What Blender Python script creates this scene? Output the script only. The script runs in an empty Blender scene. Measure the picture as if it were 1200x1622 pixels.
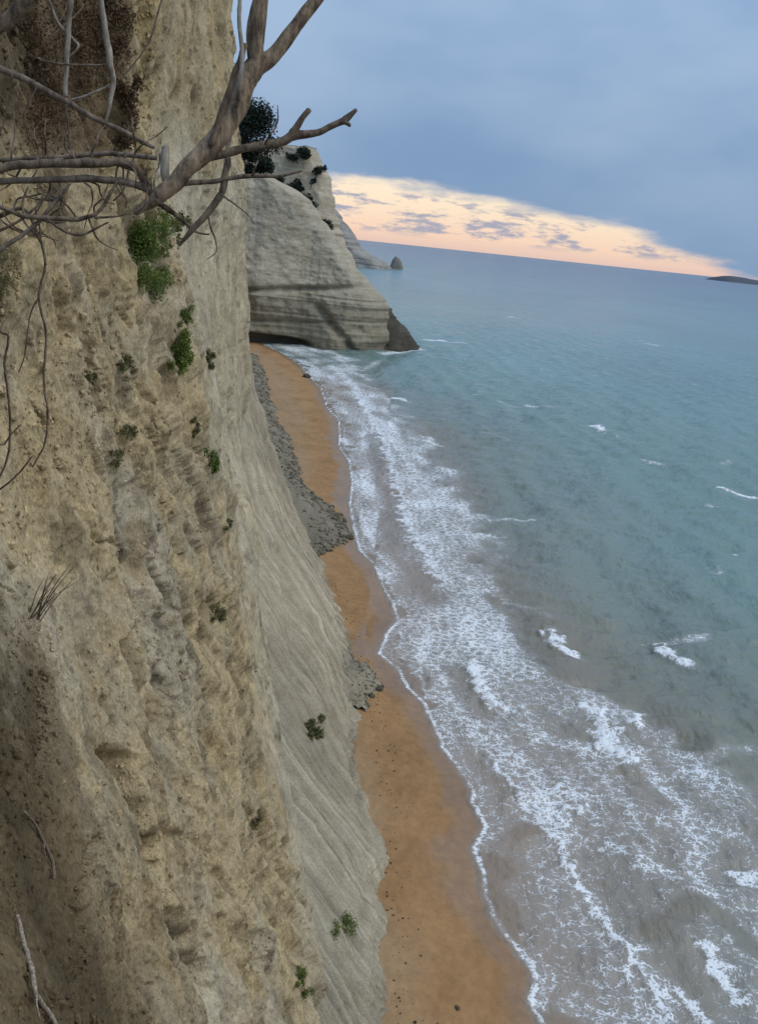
import bpy, math, random
import numpy as np
from mathutils import Vector, Matrix

# ------------------------------------------------------------------ camera
scene = bpy.context.scene
CAMH, FPX = 40.0, 1500.0                       # metres above the sea; focal length in photo pixels (1200 x 1622)
ROLL = math.atan2(58, 555)
PITCH = math.atan2((811 - (380 + 25 * 58 / 555)) * math.cos(ROLL), FPX)
FWD = np.array([0, math.cos(PITCH), -math.sin(PITCH)])
UP0 = np.array([0, math.sin(PITCH), math.cos(PITCH)])
RT0 = np.array([1.0, 0, 0])
RT = math.cos(ROLL) * RT0 + math.sin(ROLL) * UP0
UP = -math.sin(ROLL) * RT0 + math.cos(ROLL) * UP0
CAM = np.array([0, 0, CAMH])

cd = bpy.data.cameras.new('camera')
cam = bpy.data.objects.new('camera', cd)
scene.collection.objects.link(cam)
cam.matrix_world = Matrix(((RT[0], UP[0], -FWD[0], 0), (RT[1], UP[1], -FWD[1], 0),
                           (RT[2], UP[2], -FWD[2], CAMH), (0, 0, 0, 1)))
cd.sensor_fit = 'VERTICAL'
cd.sensor_height = 24.0
cd.lens = 24.0 * FPX / 1622.0
cd.clip_start = 0.05
cd.clip_end = 200000
scene.camera = cam

# ------------------------------------------------------------------ sky, cloud deck lamp, exposure
DECK_AZ, DECK_EL = math.radians(100), math.radians(48)      # azimuth from +Y towards +X
world = bpy.data.worlds.new('World')
scene.world = world
world.use_nodes = True
wn, wl = world.node_tree.nodes, world.node_tree.links
wn.clear()


def mk(nodes, links):
    """small helper: N(type, inputs=..., props=...) makes a node and connects it"""
    def N(t, ins=None, **props):
        n = nodes.new(t)
        for k, v in props.items():
            setattr(n, k, v)
        for k, v in (ins or {}).items():
            if hasattr(v, 'is_output'):
                links.new(v, n.inputs[k])
            else:
                n.inputs[k].default_value = v
        return n

    def M(op, a, b=0.0, c=0.0, clamp=False):
        n = nodes.new('ShaderNodeMath')
        n.operation = op
        n.use_clamp = clamp
        for i, v in enumerate((a, b, c)):
            if hasattr(v, 'is_output'):
                links.new(v, n.inputs[i])
            else:
                n.inputs[i].default_value = v
        return n.outputs[0]

    def MIX(f, a, b, mode='MIX'):
        n = nodes.new('ShaderNodeMix')
        n.data_type = 'RGBA'
        n.blend_type = mode
        for k, v in ((0, f), (6, a), (7, b)):
            if hasattr(v, 'is_output'):
                links.new(v, n.inputs[k])
            elif k == 0:
                n.inputs[k].default_value = v
            else:
                n.inputs[k].default_value = (*v, 1) if len(v) == 3 else v
        return n.outputs[2]

    def MR(v, a, b, c=0.0, d=1.0, interp='SMOOTHSTEP'):
        n = nodes.new('ShaderNodeMapRange')
        n.interpolation_type = interp
        for k, x in (('Value', v), ('From Min', a), ('From Max', b), ('To Min', c), ('To Max', d)):
            if hasattr(x, 'is_output'):
                links.new(x, n.inputs[k])
            else:
                n.inputs[k].default_value = x
        return n.outputs[0]
    return N, M, MIX, MR


def s2l(r, g, b):
    f = lambda c: (c / 255 / 12.92) if c <= 10 else ((c / 255 + 0.055) / 1.055) ** 2.4
    return (f(r), f(g), f(b))


N, M, MIX, MR = mk(wn, wl)
tc = N('ShaderNodeTexCoord')
sep = N('ShaderNodeSeparateXYZ', {0: tc.outputs['Generated']})
X, Y, Z = sep.outputs
el = M('MULTIPLY', M('ARCSINE', Z), 57.29578)               # degrees above the horizon
az = M('MULTIPLY', M('ARCTAN2', X, Y), 57.29578)            # degrees, 0 = +Y, positive to +X
# physical low sky, seen through the gap under the cloud deck
nish = N('ShaderNodeTexSky', sky_type='NISHITA', sun_disc=False, sun_elevation=math.radians(4.0),
         sun_rotation=math.radians(-8), air_density=1.3, dust_density=2.5)
pos = N('ShaderNodeCombineXYZ', {0: M('MULTIPLY', az, 0.10), 1: M('MULTIPLY', el, 0.55), 2: 3.7})
big = N('ShaderNodeTexNoise', {'Vector': pos.outputs[0], 'Scale': 0.9, 'Detail': 6.0, 'Roughness': 0.55})
pos2 = N('ShaderNodeCombineXYZ', {0: M('MULTIPLY', az, 0.42), 1: M('MULTIPLY', el, 1.7), 2: 8.2})
small = N('ShaderNodeTexNoise', {'Vector': pos2.outputs[0], 'Scale': 1.15, 'Detail': 7.0, 'Roughness': 0.66})
# gap warm colour: orange at the horizon, pale yellow higher, cooler away from the sunset
ramp = N('ShaderNodeValToRGB', {0: M('DIVIDE', el, 4.0)})
cr = ramp.color_ramp
cr.elements[0].position = 0.0
cr.elements[0].color = (*s2l(222, 192, 180), 1)
cr.elements[1].position = 1.0
cr.elements[1].color = (*s2l(244, 232, 210), 1)
e = cr.elements.new(0.18); e.color = (*s2l(240, 208, 184), 1)
e = cr.elements.new(0.55); e.color = (*s2l(244, 224, 198), 1)
warm = MIX(0.008, ramp.outputs[0], N('ShaderNodeVectorMath', {0: nish.outputs[0], 1: (.12, .12, .12)},
                                    operation='MULTIPLY').outputs[0])
# upper edge of the gap (degrees): highest towards the sunset, closing to the sides
azc = M('ABSOLUTE', M('ADD', az, 5.0))
edge = M('SUBTRACT', 2.95, M('MULTIPLY', M('POWER', azc, 3.0), 0.00021))
edge = M('MAXIMUM', edge, -1.5)
edge = M('ADD', edge, M('MULTIPLY', M('SUBTRACT', big.outputs[0], 0.5), 2.4))
rag = N('ShaderNodeTexNoise', {'Vector': pos2.outputs[0], 'Scale': 0.55, 'Detail': 6.0, 'Roughness': 0.62})
deckf = MR(M('ADD', M('SUBTRACT', el, edge), M('MULTIPLY', M('SUBTRACT', rag.outputs[0], 0.5), 2.2)), -0.45, 0.75)
# cloud deck: brighter towards the zenith as an overcast sky is
pos3 = N('ShaderNodeCombineXYZ', {0: M('MULTIPLY', az, 0.035), 1: M('MULTIPLY', el, 0.075), 2: 1.3})
dn = N('ShaderNodeTexNoise', {'Vector': pos3.outputs[0], 'Scale': 1.5, 'Detail': 4.0, 'Roughness': 0.5})
deckc = MIX(MR(dn.outputs[0], 0.32, 0.7), s2l(120, 147, 180), s2l(146, 168, 194))
deckc = N('ShaderNodeVectorMath', {0: deckc, 'Scale': M('ADD', 1.0, M('MULTIPLY', M('MAXIMUM', Z, 0.0), 1.1))},
          operation='SCALE').outputs[0]
lowc = MIX(MR(el, 0.0, 5.0), s2l(150, 163, 192), s2l(136, 163, 200))
# scraps of cloud floating in the gap
band = M('MULTIPLY', MR(el, 0.35, 0.9), MR(M('SUBTRACT', edge, el), -0.2, 0.6))
scrap = M('MULTIPLY', MR(small.outputs[0], 0.46, 0.62), band)
gapc = MIX(M('MULTIPLY', scrap, 0.9), warm, s2l(152, 158, 180))
skyc = MIX(deckf, gapc, deckc)
skyc = MIX(MR(Z, -0.02, -0.005, 1.0, 0.0), skyc, s2l(96, 122, 138))
bg = N('ShaderNodeBackground', {0: skyc, 1: 1.0})
wo = N('ShaderNodeOutputWorld', {0: bg.outputs[0]})

sl = bpy.data.lights.new('deck_light', 'SUN')  # added lamp standing in for cloud deck glow, not the low sun
sl.energy = 1.5
sl.angle = math.radians(50)
sl.color = (1.0, 0.93, 0.82)
deck_light = bpy.data.objects.new('deck_light', sl)
scene.collection.objects.link(deck_light)
sd = Vector((math.sin(DECK_AZ) * math.cos(DECK_EL), math.cos(DECK_AZ) * math.cos(DECK_EL), math.sin(DECK_EL)))
deck_light.rotation_euler = sd.to_track_quat('Z', 'Y').to_euler()
deck_light.location = (60, -20, 90)

scene.view_settings.view_transform = 'Standard'
scene.view_settings.look = 'None'
scene.view_settings.gamma = 1
scene.view_settings.exposure = 0.1
scene.render.engine = 'CYCLES'


# ------------------------------------------------------------------ helpers
def ray(u, v):
    return FWD + RT * ((u - 600) / FPX) - UP * ((v - 811) / FPX)


def ground(u, v, z=0.0):
    r = ray(u, v)
    return CAM + r * ((z - CAMH) / r[2])


def aty(u, v, y):
    r = ray(u, v)
    return CAM + r * (y / r[1])


def _hash(i, j, k, seed):
    with np.errstate(over='ignore'):
        h = (i.astype(np.uint32) * np.uint32(374761393) + j.astype(np.uint32) * np.uint32(668265263)
             + k.astype(np.uint32) * np.uint32(2147483647 - 58) + np.uint32(seed * 974711 + 12345))
        h = (h ^ (h >> np.uint32(13))) * np.uint32(1274126177)
        h = h ^ (h >> np.uint32(16))
        h = h * np.uint32(2246822519)
        h = h ^ (h >> np.uint32(15))
    return h.astype(np.float64) / 4294967295.0


def vnoise(x, y, z, seed=0):
    """value noise in -1..1"""
    x, y, z = np.broadcast_arrays(x, y, z)
    xi, yi, zi = np.floor(x), np.floor(y), np.floor(z)
    fx, fy, fz = x - xi, y - yi, z - zi
    fx, fy, fz = (f * f * f * (f * (f * 6 - 15) + 10) for f in (fx, fy, fz))
    xi, yi, zi = (a.astype(np.int64) & 0xffffff for a in (xi, yi, zi))
    r = 0
    for dx in (0, 1):
        wx = fx if dx else 1 - fx
        for dy in (0, 1):
            wy = fy if dy else 1 - fy
            for dz in (0, 1):
                wz = fz if dz else 1 - fz
                r = r + wx * wy * wz * _hash(xi + dx, yi + dy, zi + dz, seed)
    return r * 2 - 1


def fbm(x, y, z, octv=4, gain=0.5, seed=0):
    a, t, f = 1.0, 0.0, 1.0
    for o in range(octv):
        t = t + a * vnoise(x * f, y * f, z * f, seed + o * 7)
        a *= gain
        f *= 2.03
    return t


def ridged(x, y, z, octv=4, seed=0):
    a, t, f = 1.0, 0.0, 1.0
    for o in range(octv):
        t = t + a * (1 - 2 * np.abs(vnoise(x * f, y * f, z * f, seed + o * 5)))
        a *= 0.5
        f *= 2.1
    return t - 0.46 * 2 * (1 - 0.5 ** octv)


def sstep(a, b, x):
    t = np.clip((np.asarray(x, float) - a) / (b - a), 0, 1)
    return t * t * (3 - 2 * t)


def seg_dist(px, py, poly):
    """distance from points to a polyline in 2-D, and the position along it (0..1)"""
    best = np.full(np.shape(px), 1e9)
    par = np.zeros(np.shape(px))
    n = len(poly) - 1
    for i in range(n):
        ax, ay = poly[i]
        bx, by = poly[i + 1]
        dx, dy = bx - ax, by - ay
        t = np.clip(((px - ax) * dx + (py - ay) * dy) / (dx * dx + dy * dy + 1e-12), 0, 1)
        d = np.hypot(px - ax - t * dx, py - ay - t * dy)
        m = d < best
        best = np.where(m, d, best)
        par = np.where(m, (i + t) / n, par)
    return best, par


class TPS:
    """smooth surface through scattered heights"""
    def __init__(s, pts, vals, lam=1e-3):
        P = np.asarray(pts, float)
        s.P = P
        n = len(P)
        d = np.linalg.norm(P[:, None] - P[None], axis=2)
        K = np.where(d > 0, d * d * np.log(d + 1e-12), 0) + lam * np.eye(n) * 100
        A = np.zeros((n + 3, n + 3))
        A[:n, :n] = K
        A[:n, n] = 1
        A[:n, n + 1:] = P
        A[n:, :n] = A[:n, n:].T
        s.w = np.linalg.solve(A, np.concatenate([np.asarray(vals, float), np.zeros(3)]))

    def __call__(s, a, b):
        a, b = np.broadcast_arrays(np.asarray(a, float), np.asarray(b, float))
        r = s.w[-3] + s.w[-2] * a + s.w[-1] * b
        for i, (p, q) in enumerate(s.P):
            d2 = (a - p) ** 2 + (b - q) ** 2 + 1e-12
            r = r + s.w[i] * d2 * 0.5 * np.log(d2)
        return r


col = scene.collection


def mesh_obj(name, verts, faces, mat, parent=None, smooth=True, colors=None, attrs=None):
    me = bpy.data.meshes.new(name)
    verts = np.asarray(verts, np.float32)
    faces = np.asarray(faces, np.int32)
    nf, k = faces.shape
    me.vertices.add(len(verts))
    me.vertices.foreach_set('co', verts.ravel())
    me.loops.add(nf * k)
    me.loops.foreach_set('vertex_index', faces.ravel())
    me.polygons.add(nf)
    me.polygons.foreach_set('loop_start', np.arange(0, nf * k, k, dtype=np.int32))
    me.polygons.foreach_set('use_smooth', np.full(nf, smooth, bool))
    me.update(calc_edges=True)
    if colors is not None:
        c = me.color_attributes.new('tint', 'FLOAT_COLOR', 'POINT')
        rgba = np.ones((len(verts), 4), np.float32)
        rgba[:, :3] = np.asarray(colors).reshape(-1, 3)
        c.data.foreach_set('color', rgba.ravel())
    for k2, a in (attrs or {}).items():
        at = me.attributes.new(k2, 'FLOAT', 'POINT')
        at.data.foreach_set('value', np.asarray(a, np.float32).ravel())
    me.materials.append(mat)
    o = bpy.data.objects.new(name, me)
    col.objects.link(o)
    if parent is not None:
        o.parent = parent
    return o


def grid_faces(nr, nc, flip=False):
    i = np.arange(nr * nc).reshape(nr, nc)
    a, b, c, d = i[:-1, :-1], i[:-1, 1:], i[1:, 1:], i[1:, :-1]
    f = np.stack([a, b, c, d] if not flip else [a, d, c, b], axis=-1)
    return f.reshape(-1, 4)


def grid_obj(name, P, mat, flip=False, colors=None, attrs=None, parent=None):
    nr, nc = P.shape[:2]
    return mesh_obj(name, P.reshape(-1, 3), grid_faces(nr, nc, flip), mat, parent, True,
                    None if colors is None else colors.reshape(-1, 3), attrs)


def tag(o, label, cat=None, group=None, kind=None):
    o['label'] = label
    if cat:
        o['category'] = cat
    if group:
        o['group'] = group
    if kind:
        o['kind'] = kind
    return o


def empty(name, loc):
    o = bpy.data.objects.new(name, None)
    col.objects.link(o)
    o.location = loc
    o.empty_display_size = 0.2
    return o


def place(o, root):
    """parent a mesh built in world coordinates under an empty without moving it"""
    o.parent = root
    if root.type == 'EMPTY':                       # parts that are meshes sit at the world origin already
        o.matrix_parent_inverse = Matrix.Translation(-Vector(root.location))
    return o


# ------------------------------------------------------------------ materials
def new_mat(name):
    m = bpy.data.materials.new(name)
    m.use_nodes = True
    nt = m.node_tree
    nt.nodes.clear()
    return m, nt.nodes, nt.links


def rock_mat(name, scale=1.0, bump=0.5, strata=None, contrast=0.5, pits=0.5, dist=0.25, streak=(1, 1, 1), samt=1.0):
    """rock whose own colour is in the 'tint' attribute; grain, pits, fine relief are procedural"""
    m, nn, ll = new_mat(name)
    N, M, MIX, MR = mk(nn, ll)
    tc = N('ShaderNodeTexCoord')
    mp = N('ShaderNodeMapping', {'Vector': tc.outputs['Object'], 'Scale': streak})
    base = N('ShaderNodeVertexColor', layer_name='tint')
    n1 = N('ShaderNodeTexNoise', {'Vector': mp.outputs[0], 'Scale': 1.1 * scale, 'Detail': 8.0, 'Roughness': 0.62})
    n2 = N('ShaderNodeTexNoise', {'Vector': mp.outputs[0], 'Scale': 6.5 * scale, 'Detail': 6.0, 'Roughness': 0.65})
    n3 = N('ShaderNodeTexNoise', {'Vector': mp.outputs[0], 'Scale': 21 * scale, 'Detail': 4.0, 'Roughness': 0.7})
    vo = N('ShaderNodeTexVoronoi', {'Vector': mp.outputs[0], 'Scale': 4.2 * scale, 'Randomness': 1.0})
    c = MIX(MR(n1.outputs[0], 0.3, 0.7), base.outputs[0],
            MIX(1.0, base.outputs[0], (0.80, 0.78, 0.74), 'MULTIPLY'))
    lum = M('ADD', 1.0 - contrast * 0.5, M('MULTIPLY', n2.outputs[0], contrast))
    c = N('ShaderNodeVectorMath', {0: c, 'Scale': lum}, operation='SCALE').outputs[0]
    lum2 = MR(n3.outputs[0], 0.3, 0.7, 0.66, 1.32, 'LINEAR')
    c = N('ShaderNodeVectorMath', {0: c, 'Scale': lum2}, operation='SCALE').outputs[0]
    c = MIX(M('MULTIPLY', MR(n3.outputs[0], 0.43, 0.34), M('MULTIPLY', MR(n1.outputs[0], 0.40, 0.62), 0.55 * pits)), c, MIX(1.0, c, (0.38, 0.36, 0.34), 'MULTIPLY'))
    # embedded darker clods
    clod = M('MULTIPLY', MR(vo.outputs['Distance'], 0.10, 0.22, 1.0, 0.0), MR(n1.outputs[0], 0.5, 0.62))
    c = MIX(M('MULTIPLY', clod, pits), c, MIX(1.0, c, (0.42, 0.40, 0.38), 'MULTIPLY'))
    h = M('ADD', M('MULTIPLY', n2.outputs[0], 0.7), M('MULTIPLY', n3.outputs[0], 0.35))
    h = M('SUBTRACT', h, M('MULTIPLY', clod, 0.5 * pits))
    if strata:
        sx, sy, sz, fr = strata
        dp = N('ShaderNodeVectorMath', {0: tc.outputs['Object'], 1: (sx, sy, sz)}, operation='DOT_PRODUCT')
        w = M('ADD', M('MULTIPLY', dp.outputs['Value'], fr), M('MULTIPLY', n1.outputs[0], 0.7))
        sn = N('ShaderNodeTexNoise', {'W': w, 'Scale': 1.0, 'Detail': 4.0, 'Roughness': 0.7}, noise_dimensions='1D')
        c = N('ShaderNodeVectorMath', {0: c, 'Scale': MR(sn.outputs[0], 0.3, 0.7, 1 - 0.26 * samt, 1 + 0.2 * samt, 'LINEAR')},
              operation='SCALE').outputs[0]
        h = M('ADD', h, M('MULTIPLY', sn.outputs[0], 1.1 * samt))
    bp = N('ShaderNodeBump', {'Strength': bump, 'Distance': dist, 'Height': h})
    b = N('ShaderNodeBsdfPrincipled', {'Base Color': c, 'Roughness': 0.95, 'Normal': bp.outputs[0],
                                       'Specular IOR Level': 0.15})
    N('ShaderNodeOutputMaterial', {0: b.outputs[0]})
    return m


def simple_mat(name, c1, c2, scale=8.0, rough=0.9, bump=0.3, dist=0.01, trans=0.0, stretch=(1, 1, 1)):
    m, nn, ll = new_mat(name)
    N, M, MIX, MR = mk(nn, ll)
    tc = N('ShaderNodeTexCoord')
    mp = N('ShaderNodeMapping', {'Vector': tc.outputs['Object'], 'Scale': stretch})
    n1 = N('ShaderNodeTexNoise', {'Vector': mp.outputs[0], 'Scale': scale, 'Detail': 6.0, 'Roughness': 0.65})
    c = MIX(MR(n1.outputs[0], 0.3, 0.7), c1, c2)
    bp = N('ShaderNodeBump', {'Strength': bump, 'Distance': dist, 'Height': n1.outputs[0]})
    b = N('ShaderNodeBsdfPrincipled', {'Base Color': c, 'Roughness': rough, 'Normal': bp.outputs[0],
                                       'Specular IOR Level': 0.25})
    out = b.outputs[0]
    if trans:
        t = N('ShaderNodeBsdfTranslucent', {'Color': c})
        ms = N('ShaderNodeMixShader', {0: trans, 1: b.outputs[0], 2: t.outputs[0]})
        out = ms.outputs[0]
    N('ShaderNodeOutputMaterial', {0: out})
    return m


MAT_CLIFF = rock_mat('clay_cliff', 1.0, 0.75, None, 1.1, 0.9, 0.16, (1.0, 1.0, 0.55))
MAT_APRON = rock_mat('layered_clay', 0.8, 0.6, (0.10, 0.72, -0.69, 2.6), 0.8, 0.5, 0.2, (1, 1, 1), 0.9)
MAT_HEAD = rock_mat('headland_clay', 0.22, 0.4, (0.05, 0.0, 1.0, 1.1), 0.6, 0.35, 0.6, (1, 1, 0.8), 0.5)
MAT_FAR = rock_mat('far_clay', 0.06, 0.5, (0.0, 0.0, 1.0, 0.2), 0.5, 0.2, 3.0)
MAT_RUBBLE = rock_mat('rubble', 2.2, 0.7, None, 0.9, 0.9, 0.12)


def rgb(*c):
    return np.array(c, float)


# ------------------------------------------------------------------ shoreline
SHORE_PX = [(444, 558), (472, 576), (492, 600), (508, 616), (516, 644), (536, 668), (536, 708), (552, 732), (556, 764),
            (552, 796), (556, 828), (568, 872), (592, 896), (604, 928), (620, 956), (628, 984), (612, 1000),
            (598, 1036), (628, 1060), (644, 1092), (667, 1112), (683, 1144), (699, 1187), (720, 1213), (747, 1251),
            (744, 1272), (765, 1309), (747, 1341), (760, 1384), (765, 1421), (784, 1464), (816, 1507), (843, 1539),
            (837, 1587), (853, 1622)]
SH = np.array([ground(u, v)[:2] for u, v in SHORE_PX])
o_ = np.argsort(SH[:, 1])
SHY, SHX = SH[o_, 1], SH[o_, 0]
SHY = np.concatenate([[-200, 0, 30], SHY, [345, 400, 100000]])
SHX = np.concatenate([[16, 14, 12.2], SHX, [-48, -60, -60]])


def shore_x(y):
    return np.interp(y, SHY, SHX) + 0.12 * vnoise(y * 1.1, 0.3, 0.7, 3) + 0.07 * vnoise(y * 3.1, 0.3, 0.7, 5)


# ------------------------------------------------------------------ sea
def build_sea():
    y = np.concatenate([np.linspace(-120, 24, 25), np.geomspace(26, 1000, 860), np.geomspace(1010, 120000, 70)])
    a = np.concatenate([np.linspace(-3, -0.42, 14), np.linspace(-0.40, 0.62, 520), np.linspace(0.66, 3.0, 16)])
    Yg, A = np.meshgrid(y, a, indexing='ij')
    Xg = A * (np.maximum(Yg, 0) + 8 + np.maximum(-Yg, 0) * 0.4)
    s = Xg - shore_x(Yg)
    # ---- foam: strokes traced from the water in view, turned into ground positions
    cover = np.zeros_like(s)
    lift = np.zeros_like(s)
    near = (Yg > 25) & (Yg < 700)
    xs, ys = Xg[near], Yg[near]
    ss = s[near]
    wob = 0.35 * fbm(xs * 0.5, ys * 0.5, 0.2, 3, seed=11)
    wob2 = fbm(xs * 1.1, ys * 1.1, 0.9, 3, seed=12)
    cv = np.zeros_like(xs)
    lf = np.zeros_like(xs)
    # broad lacy surf zone
    outer = [(560, 560), (600, 610), (640, 640), (690, 700), (760, 790), (800, 850), (800, 930), (835, 1000), (900, 1080), (960, 1100),
             (1030, 1130), (1100, 1190), (1230, 1215)]
    og = np.array([ground(*p)[:2] for p in outer])
    oi = np.argsort(og[:, 1])
    ox = np.interp(ys, og[oi, 1], og[oi, 0])
    q = ss / np.maximum(ox - (xs - ss), 2.0)                # 0 at the shore, 1 at the outer limit
    q = q + 0.16 * fbm(xs * 0.22, ys * 0.22, 1.7, 4, seed=21)
    rows = vnoise(ss * 0.34 + 1.2 * vnoise(xs * 0.06, ys * 0.06, 0, 33), ys * 0.045, 0.0, 34) + 0.5 * vnoise(ss * 0.9, ys * 0.09, 0.0, 35)
    zone = (0.58 + 0.13 * rows) * sstep(-0.02, 0.05, q) * (1 - sstep(0.78, 1.12, q))
    patch = fbm(xs * 0.16, ys * 0.11, 5.1, 3, seed=31)
    zone *= np.clip(0.97 + 0.25 * patch, 0.5, 1.2)
    cv = np.maximum(cv, zone)

    def stroke(pts, w, inten, up=0.0, soft=1.0, inner=None):
        nonlocal cv, lf
        g = [ground(*p)[:2] for p in pts]
        d, t = seg_dist(xs + wob * 0.8 + wob2 * min(1.0, w), ys + wob * 0.8, g)
        fade = np.clip(np.minimum(t, 1 - t) * 7 + 0.35, 0, 1)
        f = (1 - sstep(w * 0.15, w * (1 + soft), d)) * fade
        cv = np.maximum(cv, f * min(inten * 1.05, 1.0) * (0.92 + 0.12 * wob2))
        lf = np.maximum(lf, f * up)

    def hole(pts, w, k):
        nonlocal cv
        g = [ground(*p)[:2] for p in pts]
        d, t = seg_dist(xs + wob, ys + wob, g)
        cv = cv * (1 - k * (1 - sstep(w * 0.4, w, d)))

    hole([(590, 690), (620, 790), (640, 880), (690, 950)], 2.6, 0.32)
    hole([(840, 1330), (850, 1400), (880, 1500), (940, 1560)], 2.4, 0.16)
    hole([(720, 1060), (760, 1130)], 1.8, 0.3)
    hole([(880, 1060), (960, 1060), (1080, 1130), (1180, 1160)], 3.0, 0.5)
    hole([(900, 1150), (1060, 1280)], 1.2, 0.3)
    hole([(1030, 1480), (1100, 1430), (1200, 1500)], 1.2, 0.5)
    # bores and crests
    stroke([(520, 575), (560, 610), (600, 660)], 2.4, 0.74, 0.15)
    stroke([(545, 600), (575, 640), (605, 690), (622, 740), (636, 790), (655, 850), (690, 900), (718, 960)], 1.2, 0.80, 0.25)
    stroke([(600, 650), (650, 740), (690, 790), (720, 770)], 2.0, 0.72, 0.1)
    stroke([(650, 750), (700, 830), (760, 850), (790, 840)], 2.0, 0.70, 0.1)
    stroke([(655, 850), (690, 900), (740, 940), (790, 925)], 1.6, 0.68, 0.1)
    stroke([(747, 1040), (758, 1075), (775, 1107), (816, 1141)], 0.75, 1.0, 0.4)
    stroke([(720, 1010), (790, 1030), (850, 1060), (840, 1090)], 1.3, 0.66, 0.1)
    stroke([(816, 1141), (860, 1170), (930, 1190), (970, 1230)], 1.7, 0.68, 0.1)
    stroke([(873, 1235), (901, 1272), (917, 1298)], 0.55, 1.0, 0.3)
    stroke([(770, 1180), (795, 1224), (837, 1283), (891, 1347), (912, 1389), (944, 1443), (987, 1491), (1019, 1539), (1051, 1587),
            (1085, 1635)], 0.42, 0.9, 0.22)
    stroke([(912, 1389), (944, 1443), (987, 1491), (1019, 1539), (1051, 1587), (1085, 1635)], 0.75, 0.75, 0.15)
    stroke([(869, 1000), (889, 1024), (917, 1043)], 0.85, 1.05, 0.55)
    stroke([(1035, 1012), (1060, 1040), (1099, 1063)], 0.8, 1.05, 0.55)
    stroke([(1045, 1015), (1090, 1020), (1125, 1015)], 0.9, 0.6)
    stroke([(938, 1105), (950, 1150), (976, 1192), (1010, 1222)], 1.1, 0.93, 0.4)
    stroke([(950, 1115), (990, 1130), (1012, 1145)], 1.0, 0.72, 0.2)
    stroke([(1005, 1130), (1018, 1158)], 0.7, 1.0, 0.4)
    stroke([(1030, 1240), (1090, 1235), (1150, 1190), (1215, 1180)], 0.9, 0.52)
    stroke([(1030, 1300), (1100, 1310), (1200, 1330)], 1.4, 0.60)
    stroke([(960, 1330), (1050, 1380), (1090, 1400)], 1.6, 0.64)
    stroke([(1115, 1490), (1147, 1549), (1178, 1595)], 0.55, 0.92, 0.25)
    stroke([(1067, 1560), (1109, 1600), (1140, 1640)], 0.5, 0.9, 0.25)
    stroke([(1180, 1370), (1215, 1410)], 0.7, 0.9, 0.2)
    stroke([(925, 672), (945, 674), (960, 684)], 1.0, 1.0, 0.4)
    stroke([(955, 684), (990, 696)], 0.8, 0.55)
    stroke([(1015, 722), (1050, 738)], 1.0, 0.62, 0.2)
    stroke([(1133, 775), (1165, 783), (1205, 788)], 1.0, 0.95, 0.3)
    stroke([(1110, 800), (1135, 808)], 0.8, 0.75, 0.2)
    stroke([(1125, 900), (1150, 915)], 0.9, 0.58, 0.2)
    stroke([(1160, 880), (1170, 882)], 0.7, 0.7)
    stroke([(1140, 735), (1155, 732)], 1.0, 0.6)
    stroke([(664, 539), (700, 540), (745, 545)], 2.0, 0.8, 0.3)
    stroke([(600, 560), (640, 556), (672, 551)], 2.6, 0.75)
    stroke([(575, 585), (600, 570)], 2.2, 0.6)
    stroke([(620, 630), (645, 638)], 1.6, 0.9)
    stroke([(675, 690), (690, 705)], 1.5, 0.75)
    stroke([(780, 822), (830, 824), (850, 820)], 0.9, 0.68)
    stroke([(880, 770), (930, 800)], 1.0, 0.3)
    stroke([(750, 890), (800, 950), (880, 985)], 1.1, 0.5)
    # the bright thin line where the swash ends
    rim = np.exp(-((ss - 0.24) / 0.28) ** 2) * (0.84 + 0.2 * vnoise(ys * 0.5, 1, 2, 6))
    rim2 = np.exp(-((ss - 1.5 - 0.7 * vnoise(ys * 0.25, 3, 1, 8)) / 0.35) ** 2) * 0.62
    cv = np.maximum(cv, np.maximum(rim, rim2 * sstep(60, 75, ys)))
    cv *= sstep(-0.25, 0.1, ss)
    # scattered whitecaps farther out
    far = sstep(60, 140, ys) * sstep(22, 50, ss)
    caps = vnoise(xs * 0.05 + ys * 0.02, ys * 0.12, 3.3, 41) + 0.4 * vnoise(xs * 0.2, ys * 0.5, 3.3, 42)
    cv = np.maximum(cv, far * 0.72 * sstep(0.88, 1.15, caps))
    cover[near] = np.clip(cv, 0, 1.1)
    lift[near] = lf
    # ---- waves
    grow = sstep(2, 30, s)
    dxy = Xg * 0.86 + Yg * -0.28
    fadefar = 1 - sstep(120, 800, Yg)
    wv = 0.36 * np.sin(dxy * 0.33 + 1.6 * vnoise(Xg * 0.03, Yg * 0.02, 0, 51)) \
        + 0.20 * np.sin((Xg * 0.95 + Yg * 0.1) * 0.74 + 2 * vnoise(Xg * 0.07, Yg * 0.05, 0, 52))
    ch = fbm(Xg * 0.22 + Yg * 0.05, Yg * 0.45, 0.4, 4, seed=53)
    Zg = 0.02 + grow * fadefar * (wv + 0.26 * ch) + lift * 0.8 * (0.75 + 0.5 * vnoise(Xg * 0.9, Yg * 0.9, 0, 54)) + sstep(0, 4, s) * 0.16 * fadefar * ch
    # ---- the water's own colour: sandy where shallow, green, then blue with depth
    t = s + 7 * fbm(Xg * 0.035, Yg * 0.025, 0.9, 3, seed=61)
    c = np.empty(Xg.shape + (3,))
    stops = [(-50, (.33, .22, .135)), (3, (.32, .22, .145)), (9, (.28, .21, .145)), (18, (.225, .20, .145)),
             (30, (.185, .225, .185)), (55, (.155, .245, .22)), (160, (.15, .27, .25)), (500, (.145, .25, .25)), (1500, (.105, .175, .21)), (4000, (.075, .12, .175))]
    tt = t + np.maximum(Yg - 260, 0) * 0.55
    for k in range(3):
        c[..., k] = np.interp(tt, [q_[0] for q_ in stops], [q_[1][k] for q_ in stops])
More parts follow.
